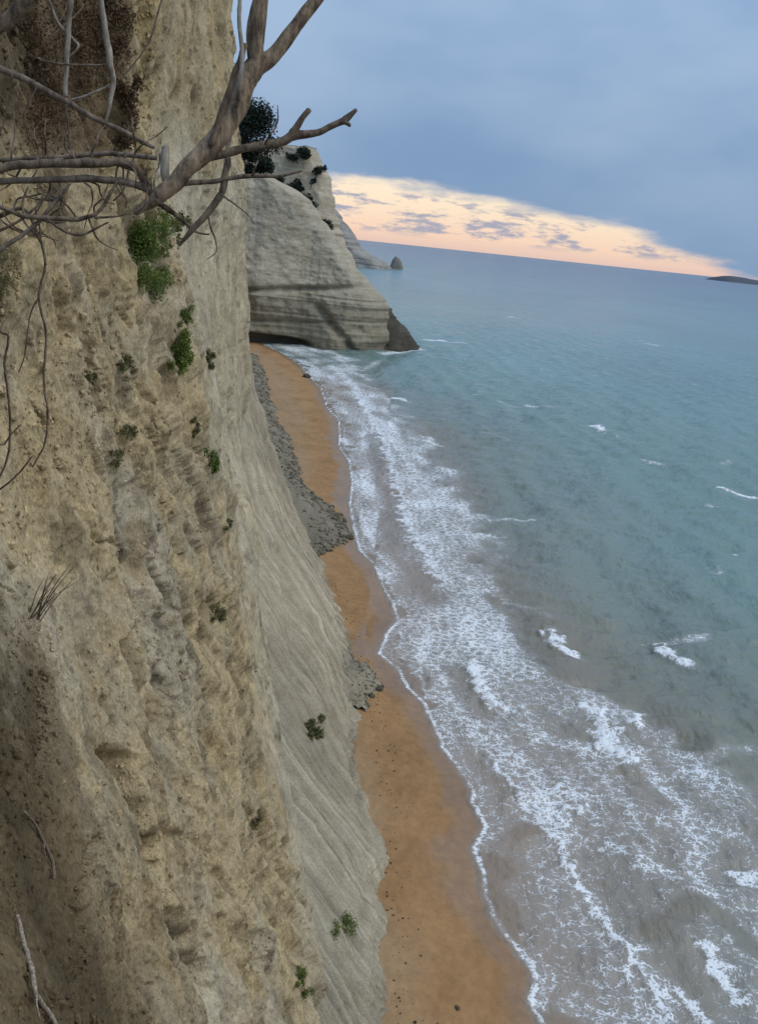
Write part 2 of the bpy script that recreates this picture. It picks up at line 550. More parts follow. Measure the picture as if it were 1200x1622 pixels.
    # pale sandy shoal off the headland
    sh = np.exp(-(((Xg - 25) / 70) ** 2 + ((Yg - 640) / 150) ** 2))
    c += sh[..., None] * np.array([.05, .045, .02])
    c *= 0.92 * (1 + 0.10 * fbm(Xg * 0.02, Yg * 0.008, 2.2, 3, seed=63))[..., None]
    g_ = c.mean(-1, keepdims=True)
    c = c * 0.80 + g_ * np.array([.19, .20, .185])
    P = np.stack([Xg, Yg, Zg], -1)
    # material
    m, nn, ll = new_mat('sea_water')
    N, M, MIX, MR = mk(nn, ll)
    tc = N('ShaderNodeTexCoord')
    base = N('ShaderNodeVertexColor', layer_name='tint')
    cvn = N('ShaderNodeAttribute', attribute_name='foam').outputs['Fac']
    w0 = N('ShaderNodeTexNoise', {'Vector': tc.outputs['Object'], 'Scale': 0.9, 'Detail': 3.0})
    wv_ = N('ShaderNodeVectorMath', {0: w0.outputs['Color'], 'Scale': 0.9}, operation='SCALE')
    wp = N('ShaderNodeVectorMath', {0: tc.outputs['Object'], 1: wv_.outputs[0]}, operation='ADD')
    v1 = N('ShaderNodeTexVoronoi', {'Vector': wp.outputs[0], 'Scale': 0.95}, feature='DISTANCE_TO_EDGE', voronoi_dimensions='2D')
    v2 = N('ShaderNodeTexVoronoi', {'Vector': wp.outputs[0], 'Scale': 3.1}, feature='DISTANCE_TO_EDGE', voronoi_dimensions='2D')
    nz = N('ShaderNodeTexNoise', {'Vector': tc.outputs['Object'], 'Scale': 1.9, 'Detail': 7.0, 'Roughness': 0.68})
    nb = N('ShaderNodeTexNoise', {'Vector': tc.outputs['Object'], 'Scale': 0.35, 'Detail': 3.0})
    mps = N('ShaderNodeMapping', {'Vector': wp.outputs[0], 'Scale': (0.8, 1.25, 1.0), 'Rotation': (0, 0, -0.25)})
    q1 = N('ShaderNodeTexNoise', {'Vector': mps.outputs[0], 'Scale': 1.5, 'Detail': 3.0, 'Roughness': 0.6})
    q2 = N('ShaderNodeTexNoise', {'Vector': mps.outputs[0], 'Scale': 4.2, 'Detail': 3.0, 'Roughness': 0.6})
    rl = M('ADD', M('MULTIPLY', M('ABSOLUTE', M('SUBTRACT', q1.outputs[0], 0.5)), 2.6), M('MULTIPLY', M('ABSOLUTE', M('SUBTRACT', q2.outputs[0], 0.5)), 1.8))
    lace = M('ADD', M('MULTIPLY', v1.outputs['Distance'], 0.75), M('MULTIPLY', v2.outputs['Distance'], 0.8))
    lace = M('ADD', lace, M('MULTIPLY', rl, 0.75))
    thr = M('ADD', lace, M('MULTIPLY', nz.outputs[0], 0.42))
    thr = M('ADD', thr, M('MULTIPLY', nb.outputs[0], 0.28))
    f = MR(M('SUBTRACT', M('MULTIPLY', cvn, 1.22), thr), -0.20, 0.24)
    f = M('MULTIPLY', f, MR(cvn, 0.02, 0.15))
    haze = M('MULTIPLY', MR(cvn, 0.1, 0.85), 0.5)                 # aerated water between the lace
    wc = MIX(haze, base.outputs[0], (.46, .44, .42))
    fc = MIX(nz.outputs[0], (.70, .72, .74), (.88, .89, .90))
    c_ = MIX(f, wc, fc)
    # ripples: small relief on the water
    mp = N('ShaderNodeMapping', {'Vector': tc.outputs['Object'], 'Scale': (1.0, 0.55, 1.0), 'Rotation': (0, 0, 0.3)})
    r1 = N('ShaderNodeTexNoise', {'Vector': mp.outputs[0], 'Scale': 0.55, 'Detail': 7.0, 'Roughness': 0.62})
    r2 = N('ShaderNodeTexNoise', {'Vector': mp.outputs[0], 'Scale': 0.055, 'Detail': 5.0, 'Roughness': 0.6})
    hgt = M('ADD', M('ADD', M('MULTIPLY', r1.outputs[0], 0.75), M('MULTIPLY', r2.outputs[0], 5.0)), M('MULTIPLY', f, 0.10))
    bp = N('ShaderNodeBump', {'Strength': 0.8, 'Distance': 0.8, 'Height': hgt})
    b = N('ShaderNodeBsdfPrincipled', {'Base Color': c_, 'Roughness': MR(f, 0, 1, 0.22, 0.8), 'IOR': 1.33,
                                       'Normal': bp.outputs[0], 'Specular IOR Level': MR(f, 0, 1, 0.5, 0.1)})
    N('ShaderNodeOutputMaterial', {0: b.outputs[0]})
    o = grid_obj('sea', P, m, flip=True, colors=c, attrs={'foam': cover})
    o['kind'] = 'structure'
    tag(o, 'grey green sea with lacy white surf along the beach')


build_sea()


# ------------------------------------------------------------------ beach
def beach_z(x, y):
    s = x - shore_x(y)
    return np.where(s < 0, 0.055 * -s, 0.05 * -s).clip(-3, 1.5)


def build_beach():
    y = np.concatenate([np.linspace(-60, 28, 24), np.geomspace(29, 360, 620)])
    s = np.concatenate([np.linspace(-45, -16, 12), np.linspace(-15, 4, 190), np.linspace(5, 60, 10)])
    Yg, S = np.meshgrid(y, s, indexing='ij')
    Xg = S + shore_x(Yg)
    Zg = beach_z(Xg, Yg) + sstep(-0.3, -2.5, S) * (0.05 * fbm(Xg * 0.6, Yg * 0.4, 0, 4, seed=71) + 0.02 * fbm(Xg * 3, Yg * 3, 0, 3, seed=72))
    wet = np.clip(1 - sstep(0.9, 3.4, -S + 0.9 * fbm(Xg * 0.25, Yg * 0.16, 0, 3, seed=73)), 0, 1)
    c = np.empty(Xg.shape + (3,))
    c[:] = rgb(.33, .19, .088)
    v = fbm(Xg * 0.3, Yg * 0.2, 0.5, 4, seed=74)[..., None]
    c = c * (1 + 0.14 * v)
    gr = sstep(5.0, 9.5, -S + 1.5 * v[..., 0])[..., None]      # silt washed from the cliff
    c = c * (1 - 0.35 * gr) + rgb(.30, .24, .16) * 0.35 * gr
    m, nn, ll = new_mat('sand')
    N, M, MIX, MR = mk(nn, ll)
    tc = N('ShaderNodeTexCoord')
    base = N('ShaderNodeVertexColor', layer_name='tint')
    wt = N('ShaderNodeAttribute', attribute_name='wet').outputs['Fac']
    n1 = N('ShaderNodeTexNoise', {'Vector': tc.outputs['Object'], 'Scale': 1.3, 'Detail': 8.0, 'Roughness': 0.65})
    n2 = N('ShaderNodeTexNoise', {'Vector': tc.outputs['Object'], 'Scale': 14.0, 'Detail': 4.0, 'Roughness': 0.7})
    n3 = N('ShaderNodeTexNoise', {'Vector': tc.outputs['Object'], 'Scale': 4.0, 'Detail': 6.0, 'Roughness': 0.75})
    c1 = N('ShaderNodeVectorMath', {0: base.outputs[0], 'Scale': MR(n1.outputs[0], 0.3, 0.7, 0.84, 1.14, 'LINEAR')},
           operation='SCALE').outputs[0]
    c1 = N('ShaderNodeVectorMath', {0: c1, 'Scale': MR(n2.outputs[0], 0.3, 0.7, 0.88, 1.12, 'LINEAR')},
           operation='SCALE').outputs[0]
    dark = MR(n3.outputs[0], 0.66, 0.74)
    c1 = MIX(M('MULTIPLY', dark, 0.5), c1, (.13, .09, .055))
    c1 = MIX(wt, c1, MIX(1.0, c1, (.80, .80, .82), 'MULTIPLY'))
    h = M('ADD', n1.outputs[0], M('MULTIPLY', n2.outputs[0], 0.25))
    bp = N('ShaderNodeBump', {'Strength': MR(wt, 0, 1, 0.45, 0.06), 'Distance': 0.12, 'Height': h})
    b = N('ShaderNodeBsdfPrincipled', {'Base Color': c1, 'Roughness': MR(wt, 0, 1, 0.95, 0.38), 'Normal': bp.outputs[0],
                                       'Specular IOR Level': MR(wt, 0, 1, 0.1, 0.5)})
    N('ShaderNodeOutputMaterial', {0: b.outputs[0]})
    o = grid_obj('beach', np.stack([Xg, Yg, Zg], -1), m, flip=True, colors=c, attrs={'wet': wet})
    o['kind'] = 'structure'
    tag(o, 'narrow orange brown sand beach between cliff and surf')
    # sea bed / land base under everything
    q = np.array([[-4000, -300, -4.0], [4000, -300, -4.0], [4000, 3000, -4.0], [-4000, 3000, -4.0]])
    b_ = mesh_obj('seabed', q, np.array([[0, 1, 2, 3]]), m, smooth=False, colors=np.tile(rgb(.3, .2, .1), (4, 1)), attrs={'wet': np.ones(4)})
    b_['kind'] = 'structure'
    tag(b_, 'sandy sea bed below the water')


build_beach()

# ------------------------------------------------------------------ the near cliff
KY = 16.0


def key(y, z):
    return (np.log(y) * KY, z)


def tps_from(px=(), wd=(), lam=2e-3):
    pts, vals = [], []
    for u, v, y in px:
        p = aty(u, v, y)
        pts.append(key(p[1], p[2]))
        vals.append(p[0])
    for y, z, x in wd:
        pts.append(key(y, z))
        vals.append(x)
    return TPS(pts, vals, lam)


RIDGE = [(372, -60, 70), (371, 0, 70), (370, 100, 71), (371, 200, 72), (380, 300, 73), (386, 400, 74), (391, 500, 73), (394, 600, 70),
         (403, 780, 60), (409, 900, 54), (418, 1030, 49), (431, 1150, 45), (452, 1260, 42), (471, 1350, 39.5), (492, 1480, 36), (510, 1622, 33), (520, 1720, 31)]
GULLY = [(190, 200), (205, 330), (262, 470), (300, 600), (340, 740), (372, 880), (398, 1000), (425, 1160), (448, 1300), (470, 1450), (490, 1622)]
UPX = [
    (-300, -100, 9), (-300, 300, 8.3), (-300, 700, 7.3), (-300, 1100, 5.8), (-300, 1622, 4.0),
    (0, -100, 18.5), (0, 200, 17.5), (0, 500, 16), (0, 800, 14), (0, 1000, 12.3), (0, 1200, 10.2), (0, 1400, 8.5), (0, 1622, 7.0), (0, 1800, 6),
    (110, -100, 23), (110, 200, 22), (110, 500, 20.5), (110, 800, 18.5), (110, 1000, 16.5), (110, 1200, 13.4), (110, 1400, 11.0), (110, 1622, 9.4),
    (210, -100, 28), (190, 200, 28.5), (210, 600, 26.5), (230, 800, 25), (230, 1000, 22.5), (230, 1200, 19.5), (225, 1400, 16.5), (225, 1622, 14.0),
    (330, 1000, 30), (340, 1200, 27), (345, 1400, 24.5), (355, 1622, 21.5), (420, 1400, 30.5), (440, 1622, 27),
    (200, 330, 30), (258, 470, 32), (336, 740, 36), (390, 1000, 37.5),
    (215, 330, 35), (275, 470, 38), (350, 740, 42), (402, 1000, 43),
    (300, -60, 46), (300, 200, 47), (310, 420, 48), (340, 560, 52), (365, 720, 52), (240, 100, 37), (240, -60, 36),
] + RIDGE
UWD = []
for u, v, y in RIDGE:
    p = aty(u, v, y)
    UWD.append((y * 1.22, p[2], p[0] * 1.22 - 2.5))
    UWD.append((y * 1.7, p[2], p[0] * 1.7 - 9))
UWD += [(6, 20, -0.5), (10, 12, 0.2), (18, 8, 0.4), (28, -1, 1.2), (40, -1, -1), (60, -1, -7), (4, 30, -1.3), (3.2, 36, -1.7), (3.2, 44, -2.2),
        (6, 50, -4.2), (15, 55, -8.5), (40, 62, -13.5), (80, 62, -17)]
U_TPS = tps_from(UPX, UWD)


def upper_x(y, z):
    return U_TPS(np.log(y) * KY, z)


def on_upper(u, v, y0=3.2, y1=110.0, n=1500):
    """first hit of the photo ray on the smooth cliff surface"""
    r = ray(u, v)
    ys = np.geomspace(y0, y1, n)
    p = CAM + r[None] * (ys / r[1])[:, None]
    inside = p[:, 0] < upper_x(ys, p[:, 2])
    i = np.argmax(inside) if inside.any() else n - 1
    return p[i]


def densify(poly, n):
    P = np.array(poly, float)
    d = np.concatenate([[0], np.cumsum(np.linalg.norm(np.diff(P, axis=0), axis=1))])
    t = np.linspace(0, d[-1], n)
    return np.stack([np.interp(t, d, P[:, k]) for k in range(P.shape[1])], 1)


# crevices in the clay: (photo polyline, half width in photo px, depth factor)
CREV = [
    ([(168, 1165), (196, 1210), (208, 1290), (228, 1350), (246, 1405)], 11, 1.7),
    ([(246, 1405), (262, 1470), (300, 1540), (332, 1592)], 10, 0.8),
    ([(375, 1400), (385, 1450), (400, 1530)], 9, 1.1),
    ([(186, 1000), (192, 1040)], 11, 0.9), ([(182, 1180), (172, 1230)], 10, 0.6),
    ([(140, 1320), (135, 1400), (145, 1480), (135, 1560)], 11, 1.3), ([(186, 1440), (190, 1530)], 9, 1.2),
    ([(4, 1270), (8, 1340)], 14, 1.6), ([(60, 1060), (78, 1170), (84, 1230)], 12, 1.4),
    ([(95, 505), (120, 540)], 5, 0.4), ([(300, 1260), (318, 1360), (350, 1420)], 8, 0.6),
    ([(222, 880), (240, 960), (262, 1010)], 8, 0.5), ([(262, 905), (275, 980)], 8, 0.7), ([(245, 1070), (280, 1120)], 8, 0.5),
    ([(330, 1140), (352, 1200), (340, 1250)], 7, 0.5), ([(215, 760), (235, 820)], 6, 0.3), ([(110, 1190), (128, 1260)], 10, 1.2),
    ([(340, 962), (345, 978)], 11, 0.9), ([(160, 900), (175, 960)], 6, 0.4), ([(30, 1150), (45, 1250)], 8, 0.6),
]


def build_upper():
    ny = 900
    y = np.concatenate([np.geomspace(3.05, 62, 640), np.geomspace(62.3, 82, 110), np.geomspace(83, 170, 40)])
    ny = len(y)
    smin = np.maximum(-1.5, -41.0 / y)
    smax = np.minimum(0.55, 22.0 / y)
    ns = 760
    t = np.linspace(0, 1, ns)
    S = smin[:, None] + (smax - smin)[:, None] * t[None]
    Z = CAMH + S * y[:, None]
    low = np.linspace(-1.0, 1.0, 9)[None, :-1]
    zl = -1 + (Z[:, :1] + 1) * np.linspace(0, 1, 9)[None, :-1]
    Z = np.concatenate([zl, Z], 1)
    Yg = np.broadcast_to(y[:, None], Z.shape).copy()
    X0 = upper_x(Yg, Z)
    # shape coordinates of the photo's features on the surface: (log y, z)
    ky = np.log(Yg)
    D = np.zeros_like(X0)
    sc = np.clip(Yg / 30.0, 0.18, 1.4)                       # nearer relief shows finer
    # ribs and gullies that run down the face, leaning away from the camera
    near_ = np.clip(sc, 0.35, 1)
    lean = Yg + 0.55 * Z
    wx = 0.8 * fbm(Yg * 0.25, Z * 0.25, 0.2, 3, seed=98)
    # (sharp valleys between rounded ribs)
    D -= np.clip(sc, 0.25, 1.4) * 0.62 * ridged(lean * 0.17 + wx * 0.35, Z * 0.045, 0.3, 3, seed=101)
    D -= np.clip(sc, 0.3, 1.0) * 0.30 * ridged(lean * 0.47 + wx * 0.6, Z * 0.08, 3.3, 2, seed=119)
    D += 0.34 * fbm(Yg * 0.35, Z * 0.22, X0 * 0.3, 4, seed=102) * near_
    D += 0.17 * ridged((Yg + 0.5 * Z) * 0.9 + wx, Z * 0.22, 4.1, 4, seed=103) * near_
    # weathered crumbly relief: sharp-edged blocks and pockets
    cr_ = ridged((Yg + 0.35 * Z) * 2.1 + wx, Z * 0.9, 1.7, 4, seed=107)
    D += 0.075 * cr_ * near_
    D += 0.06 * fbm(Yg * 2.6, Z * 1.9, X0 * 1.5, 5, gain=0.62, seed=104) * near_
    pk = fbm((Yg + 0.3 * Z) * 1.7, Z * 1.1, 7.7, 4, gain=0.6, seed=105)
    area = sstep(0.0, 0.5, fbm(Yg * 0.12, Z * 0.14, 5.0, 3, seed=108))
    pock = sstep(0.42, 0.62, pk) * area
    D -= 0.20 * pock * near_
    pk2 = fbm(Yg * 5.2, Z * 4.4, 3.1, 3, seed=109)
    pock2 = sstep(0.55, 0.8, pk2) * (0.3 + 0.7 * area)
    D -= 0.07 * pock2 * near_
    D += 0.055 * ridged(Yg * 6.5 + Z * 2, Z * 4.0, X0 * 2, 4, seed=106) * near_
    # long steep cracks and runnels
    ck = np.abs(vnoise(lean * 0.42 + 0.9 * wx, Z * 0.085, 2.2, 116) + 0.25 * vnoise(lean * 1.7, Z * 0.5, 2.2, 117))
    D -= 0.34 * sstep(0.055, 0.0, ck) * near_ * sstep(-0.2, 0.3, fbm(Yg * 0.2, Z * 0.2, 8.8, 2, seed=118))
    # the grey rib is seen at a grazing angle: its relief runs in long upright streaks
    Df = 0.5 * ridged(Yg * 0.10 + wx * 0.2, Z * 0.035, 0.3, 3, seed=151) + 0.32 * fbm(Yg * 0.28, Z * 0.10, 1.1, 4, seed=152)
    Df += 0.16 * ridged(Yg * 0.7 + wx, Z * 0.16, 2.1, 4, seed=153) + 0.06 * fbm(Yg * 2.0, Z * 0.9, 3.1, 4, gain=0.6, seed=154)
    Df -= 0.22 * sstep(0.45, 0.65, fbm(Yg * 0.9, Z * 0.55, 4.4, 3, seed=155))
    wf = sstep(33, 41, Yg + 2 * wx)
    D = D * (1 - wf) + Df * wf
    D -= 0.35 * sstep(38, 60, Yg)
    for poly, w, dep in CREV:
        pts = [on_upper(u, v) for u, v in densify(poly, 14)]
        yy = np.mean([p[1] for p in pts])
        wm = w * yy * 1.15 / FPX
        g = [(p[1], p[2]) for p in pts]
        ga = [(p[1] / 4.2, p[2]) for p in pts]
        ymin, ymax = min(q[0] for q in g) - 14 * wm, max(q[0] for q in g) + 14 * wm
        zmin, zmax = min(q[1] for q in g) - 6 * wm, max(q[1] for q in g) + 6 * wm
        msk = (Yg > ymin) & (Yg < ymax) & (Z > zmin) & (Z < zmax)
        if not msk.any():
            continue
        d, tt = seg_dist(Yg[msk] / 4.2 + wm * 0.6 * vnoise(Yg[msk] * 0.2 / wm, Z[msk] * 0.3 / wm, 0, 9), Z[msk], ga)
        fd = np.clip(np.minimum(tt, 1 - tt) * 6, 0, 1)
        D[msk] -= dep * 5.5 * wm * (1 - sstep(0.2 * wm, 1.3 * wm, d)) * fd
    P = np.stack([X0 + D, Yg, Z], -1)
    # own colour of the ground: yellow clay, grey marl beyond the gully, brown topsoil at the near side
    gp = np.array([on_upper(u, v) for u, v in densify(GULLY, 30)])
    gz = np.argsort(gp[:, 2])
    gy = np.interp(Z, gp[gz, 2], gp[gz, 1])
    wob = fbm(Yg * 0.3, Z * 0.3, 0.1, 4, seed=111)
    grey = sstep(-2.5, 3.5, Yg - gy + 2.2 * wob) * (1 - 0.85 * sstep(42.0, 45.0, Z + 1.2 * wob) * sstep(74, 66, Yg))
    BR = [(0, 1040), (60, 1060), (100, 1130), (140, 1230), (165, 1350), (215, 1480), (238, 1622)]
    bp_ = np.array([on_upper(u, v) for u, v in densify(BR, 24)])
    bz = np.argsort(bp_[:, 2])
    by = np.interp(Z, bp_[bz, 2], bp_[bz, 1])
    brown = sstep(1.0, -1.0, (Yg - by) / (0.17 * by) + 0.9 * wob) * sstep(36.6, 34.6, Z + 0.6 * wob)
    top = sstep(39.6, 41.6, Z + 1.0 * wob) * sstep(29, 24, Yg + 4 * wob + 0.5 * (Z - 42))
    n_a = fbm(Yg * 0.22 + Z * 0.08, Z * 0.14, 2.0, 4, seed=112)[..., None]
    n_b = fbm(Yg * 0.9, Z * 0.45, 4.0, 4, seed=113)[..., None]
    n_c = fbm(Yg * 0.5, Z * 0.5, 9.0, 3, seed=114)[..., None]
    yel = rgb(.50, .39, .225) * (1 - sstep(-.1, .6, n_a)) + rgb(.50, .42, .29) * sstep(-.1, .6, n_a)
    yel = yel * (1 - 0.55 * sstep(.15, .7, n_c)) + rgb(.35, .30, .21) * 0.55 * sstep(.15, .7, n_c)
    yel = yel * (1 - 0.5 * sstep(.35, .9, n_b)) + rgb(.44, .31, .155) * 0.4 * sstep(.35, .9, n_b)
    upy = sstep(36, 44, Z)[..., None]
    yel = yel * (1 - 0.35 * upy) + rgb(.50, .36, .15) * 0.35 * upy
    gry = rgb(.50, .425, .295) * (1 + 0.16 * n_b) + rgb(.0, .01, .02) * n_a
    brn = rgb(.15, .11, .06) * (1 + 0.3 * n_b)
    tpc = rgb(.145, .10, .06) * (1 + 0.3 * n_b)
    c = yel * (1 - grey[..., None]) + gry * grey[..., None]
    c = c * (1 - top[..., None] * 0.9) + tpc * top[..., None] * 0.9
    lich = sstep(0.2, 0.8, fbm(Yg * 1.1, Z * 0.8, 6.6, 5, gain=0.65, seed=115))[..., None]
    c = c * (1 - 0.38 * lich * (1 - grey[..., None] * 0.5))
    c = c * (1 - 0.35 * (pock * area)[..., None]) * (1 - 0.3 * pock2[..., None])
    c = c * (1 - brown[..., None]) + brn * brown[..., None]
    # plateau running inland from the crest so the cliff is a solid bank
    last = P[:, -1:, :]
    inl = [last + np.array([-6, 0, 1.2]), last + np.array([-25, 0, 2.5]), last + np.array([-140, 0, 3.0])]
    P = np.concatenate([P] + inl, 1)
    cl = c[:, -1:, :]
    c = np.concatenate([c, cl, cl * 0.6, cl * 0.6], 1)
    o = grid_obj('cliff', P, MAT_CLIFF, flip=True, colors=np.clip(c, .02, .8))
    o['kind'] = 'structure'
    tag(o, 'steep yellow and grey clay cliff face filling the left side')
    return o


CLIFF = build_upper()

def cliff_clods():
    rng = np.random.default_rng(17)
    n = 6500
    u = rng.uniform(-30, 500, n)
    v = rng.uniform(-20, 1640, n)
    dn_ = vnoise(u / 60, v / 90, 0.3, 161) + 0.3 * rng.normal(size=n)
    pts, sz, cols = [], [], []
    bpy.context.view_layer.update()
    me = CLIFF.data
    tint = me.color_attributes['tint'].data
    for i in np.nonzero(dn_ > -0.05)[0]:
        hit, loc, nr, idx = CLIFF.ray_cast(Vector(CAM), Vector(ray(u[i], v[i])).normalized())
        if not hit or loc.y < 3 or loc.y > 75:
            continue
        r = (0.0011 + 0.0034 * rng.random() ** 6) * loc.length * 0.5 + 0.006
        r = r * 1.15 if loc.y < 40 else r * 0.8
        pts.append(np.array(loc)); sz.append(min(r, 0.15))
        cols.append(np.array(tint[me.polygons[idx].vertices[0]].color)[:3])
    stones('clods', np.array(pts), np.array(sz), MAT_CLIFF, np.array(cols), 163, 'small clods and stones weathering out of the clay cliff face', 0.8, 1.35)


# ground the photographer stands on, behind and below the lens
def build_ledge():
    y = np.linspace(-14, 1.15, 40)
    prof = np.array([[-20, 43], [-8, 40.5], [-4, 38.9], [-2.2, 38.45], [0, 38.4], [1.0, 38.3], [1.5, 37.6], [1.9, 34], [3, 22], [5, 8], [8, -1]])
    pr = densify(prof, 60)
    P = np.empty((40, 60, 3))
    P[..., 0] = pr[None, :, 0]
    P[..., 1] = y[:, None]
    P[..., 2] = pr[None, :, 1]
    P[..., 2] += 0.06 * fbm(P[..., 0] * 1.3, P[..., 1] * 1.3, 0, 3, seed=121)
    front = P[-1:].copy()
    fr2 = front.copy(); fr2[..., 1] += 0.15; fr2[..., 2] = np.minimum(front[..., 2], front[..., 2] - 1.2)
    fr3 = fr2.copy(); fr3[..., 1] += 0.5; fr3[..., 2] = -1
    P = np.concatenate([P, fr2, fr3], 0)
    c = np.tile(rgb(.27, .2, .115), P.shape[:2] + (1,))
    o = grid_obj('cliff_top', P, MAT_CLIFF, flip=True, colors=c)
    o['kind'] = 'structure'
    tag(o, 'brown earth ledge at the cliff top below the viewpoint')


build_ledge()

# ------------------------------------------------------------------ lower slope of layered clay below the cliff
FOOT = np.array([(-60, 6), (28, 4.3), (41, 3.5), (50, 3.0), (60, 2.3), (76, 0.9), (90, -1.2), (100, -3.3), (112, -6.5), (130, -11.5), (150, -18), (163, -22.5),
                 (200, -35), (260, -50), (345, -66), (400, -75)])
RAKE = np.array([(28, 1.1), (38, 1.15), (49, 1.28), (60, 1.24), (80, 0.98), (95, 0.80), (110, 0.62), (130, 0.42), (150, 0.30), (200, 0.35), (345, 0.4)])


def apron_x(y, z):
    """seaward slope: foot line on the beach, leaning back with a rake that steepens with height"""
    y = np.asarray(y, float)
    k = (np.interp(y, FOOT[:, 0], FOOT[:, 1]) + np.interp(y - 5, FOOT[:, 0], FOOT[:, 1]) + np.interp(y + 5, FOOT[:, 0], FOOT[:, 1])) / 3
    z = np.asarray(z, float)
    r = np.interp(y, RAKE[:, 0], RAKE[:, 1])
    zz = np.minimum(z, 13) + 0.55 * np.maximum(z - 13, 0)
    return k - r * (0.88 * zz + 0.010 * zz * zz)


def on_apron(u, v, y0=28.0, y1=170.0, n=1500):
    r = ray(u, v)
    ys = np.geomspace(y0, y1, n)
    p = CAM + r[None] * (ys / r[1])[:, None]
    inside = p[:, 0] < apron_x(ys, np.maximum(p[:, 2], 0))
    i = np.argmax(inside) if inside.any() else n - 1
    return p[i]


def build_apron():
    y = np.concatenate([np.geomspace(27, 165, 800), np.geomspace(167, 350, 60)])
    z = np.concatenate([np.linspace(-1, 16, 320), np.linspace(16.1, 42, 130)])
    Yg, Z = np.meshgrid(y, z, indexing='ij')
    X0 = apron_x(Yg, np.maximum(Z, 0)) + np.maximum(-Z, 0) * 0.3
    # bedding: thin hard and soft layers dipping towards the sea, bending upright at the foot
    sfoot = np.clip((Z) / 3.2, 0, 1)
    n = fbm(Yg * 0.06, Z * 0.1, 0.4, 3, seed=131)
    bed = (Yg - 0.95 * Z) * 1.3 + 0.9 * n
    bed2 = (X0 * 1.0 + Yg * 0.03) * 2.2 + 1.6 * n + Z * 0.8
    kf = sstep(2.2, 1.3, Z + 0.5 * n)
    def lay(b, sd):
        return vnoise(b, 0.15 * Z, 0.0, sd) + 0.6 * vnoise(b * 2.3, 0.2 * Z, 0.0, sd + 1) + 0.35 * vnoise(b * 5.1, 0.0, 0.0, sd + 2)
    L = lay(bed, 141) * (1 - kf) + lay(bed2, 145) * kf
    rag = sstep(2.5, 0.3, Z) * (0.5 * fbm(Yg * 0.35, Z * 0.3, 0.7, 4, seed=136) + 0.2 * fbm(Yg * 1.6, Z * 0.8, 0.7, 3, seed=137))
    run = ridged(Yg * 0.22 + 0.05 * Z, Z * 0.05, 6.1, 3, seed=138)
    D = 0.8 * rag + 0.14 * run + 0.24 * L + 0.55 * fbm(Yg * 0.09, Z * 0.16, 0.2, 3, seed=132) + 0.12 * fbm(Yg * 0.6, Z * 0.8, 2.2, 4, seed=133)
    D += 0.03 * fbm(Yg * 3, Z * 3, 5.2, 3, seed=134)
    # gully beside the seaward rib near the far end
    for poly, w, dep in (([(520, 950), (540, 1010), (562, 1075)], 7, 1.0), ([(440, 870), (455, 960), (470, 1080)], 9, 0.7),
                         ([(545, 1060), (580, 1160), (592, 1300)], 6, 0.6), ([(425, 790), (440, 830)], 5, 0.5)):
        pts = [on_apron(u, v) for u, v in densify(poly, 10)]
        wm = w * np.mean([p[1] for p in pts]) * 1.1 / FPX
        d, tt = seg_dist(Yg, Z, [(p[1], p[2]) for p in pts])
        D -= dep * 1.4 * wm * (1 - sstep(0.2 * wm, 2.0 * wm, d))
    P = np.stack([X0 + D * sstep(-1.0, 0.3, Z), Yg, Z], -1)
    na = fbm(Yg * 0.12, Z * 0.2, 1.0, 4, seed=135)[..., None]
    c = rgb(.36, .305, .215) * (1 + 0.16 * na) * (1 + 0.22 * L[..., None])
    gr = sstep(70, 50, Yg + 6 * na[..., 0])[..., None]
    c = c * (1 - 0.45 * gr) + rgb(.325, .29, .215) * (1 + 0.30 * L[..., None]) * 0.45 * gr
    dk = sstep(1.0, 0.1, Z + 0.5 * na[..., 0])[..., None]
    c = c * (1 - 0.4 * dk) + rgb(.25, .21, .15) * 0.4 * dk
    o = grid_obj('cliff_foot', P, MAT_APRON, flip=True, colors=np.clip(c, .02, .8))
    o['kind'] = 'structure'
    tag(o, 'grey layered clay slope at the foot of the cliff')
    return o


FOOTOBJ = build_apron()

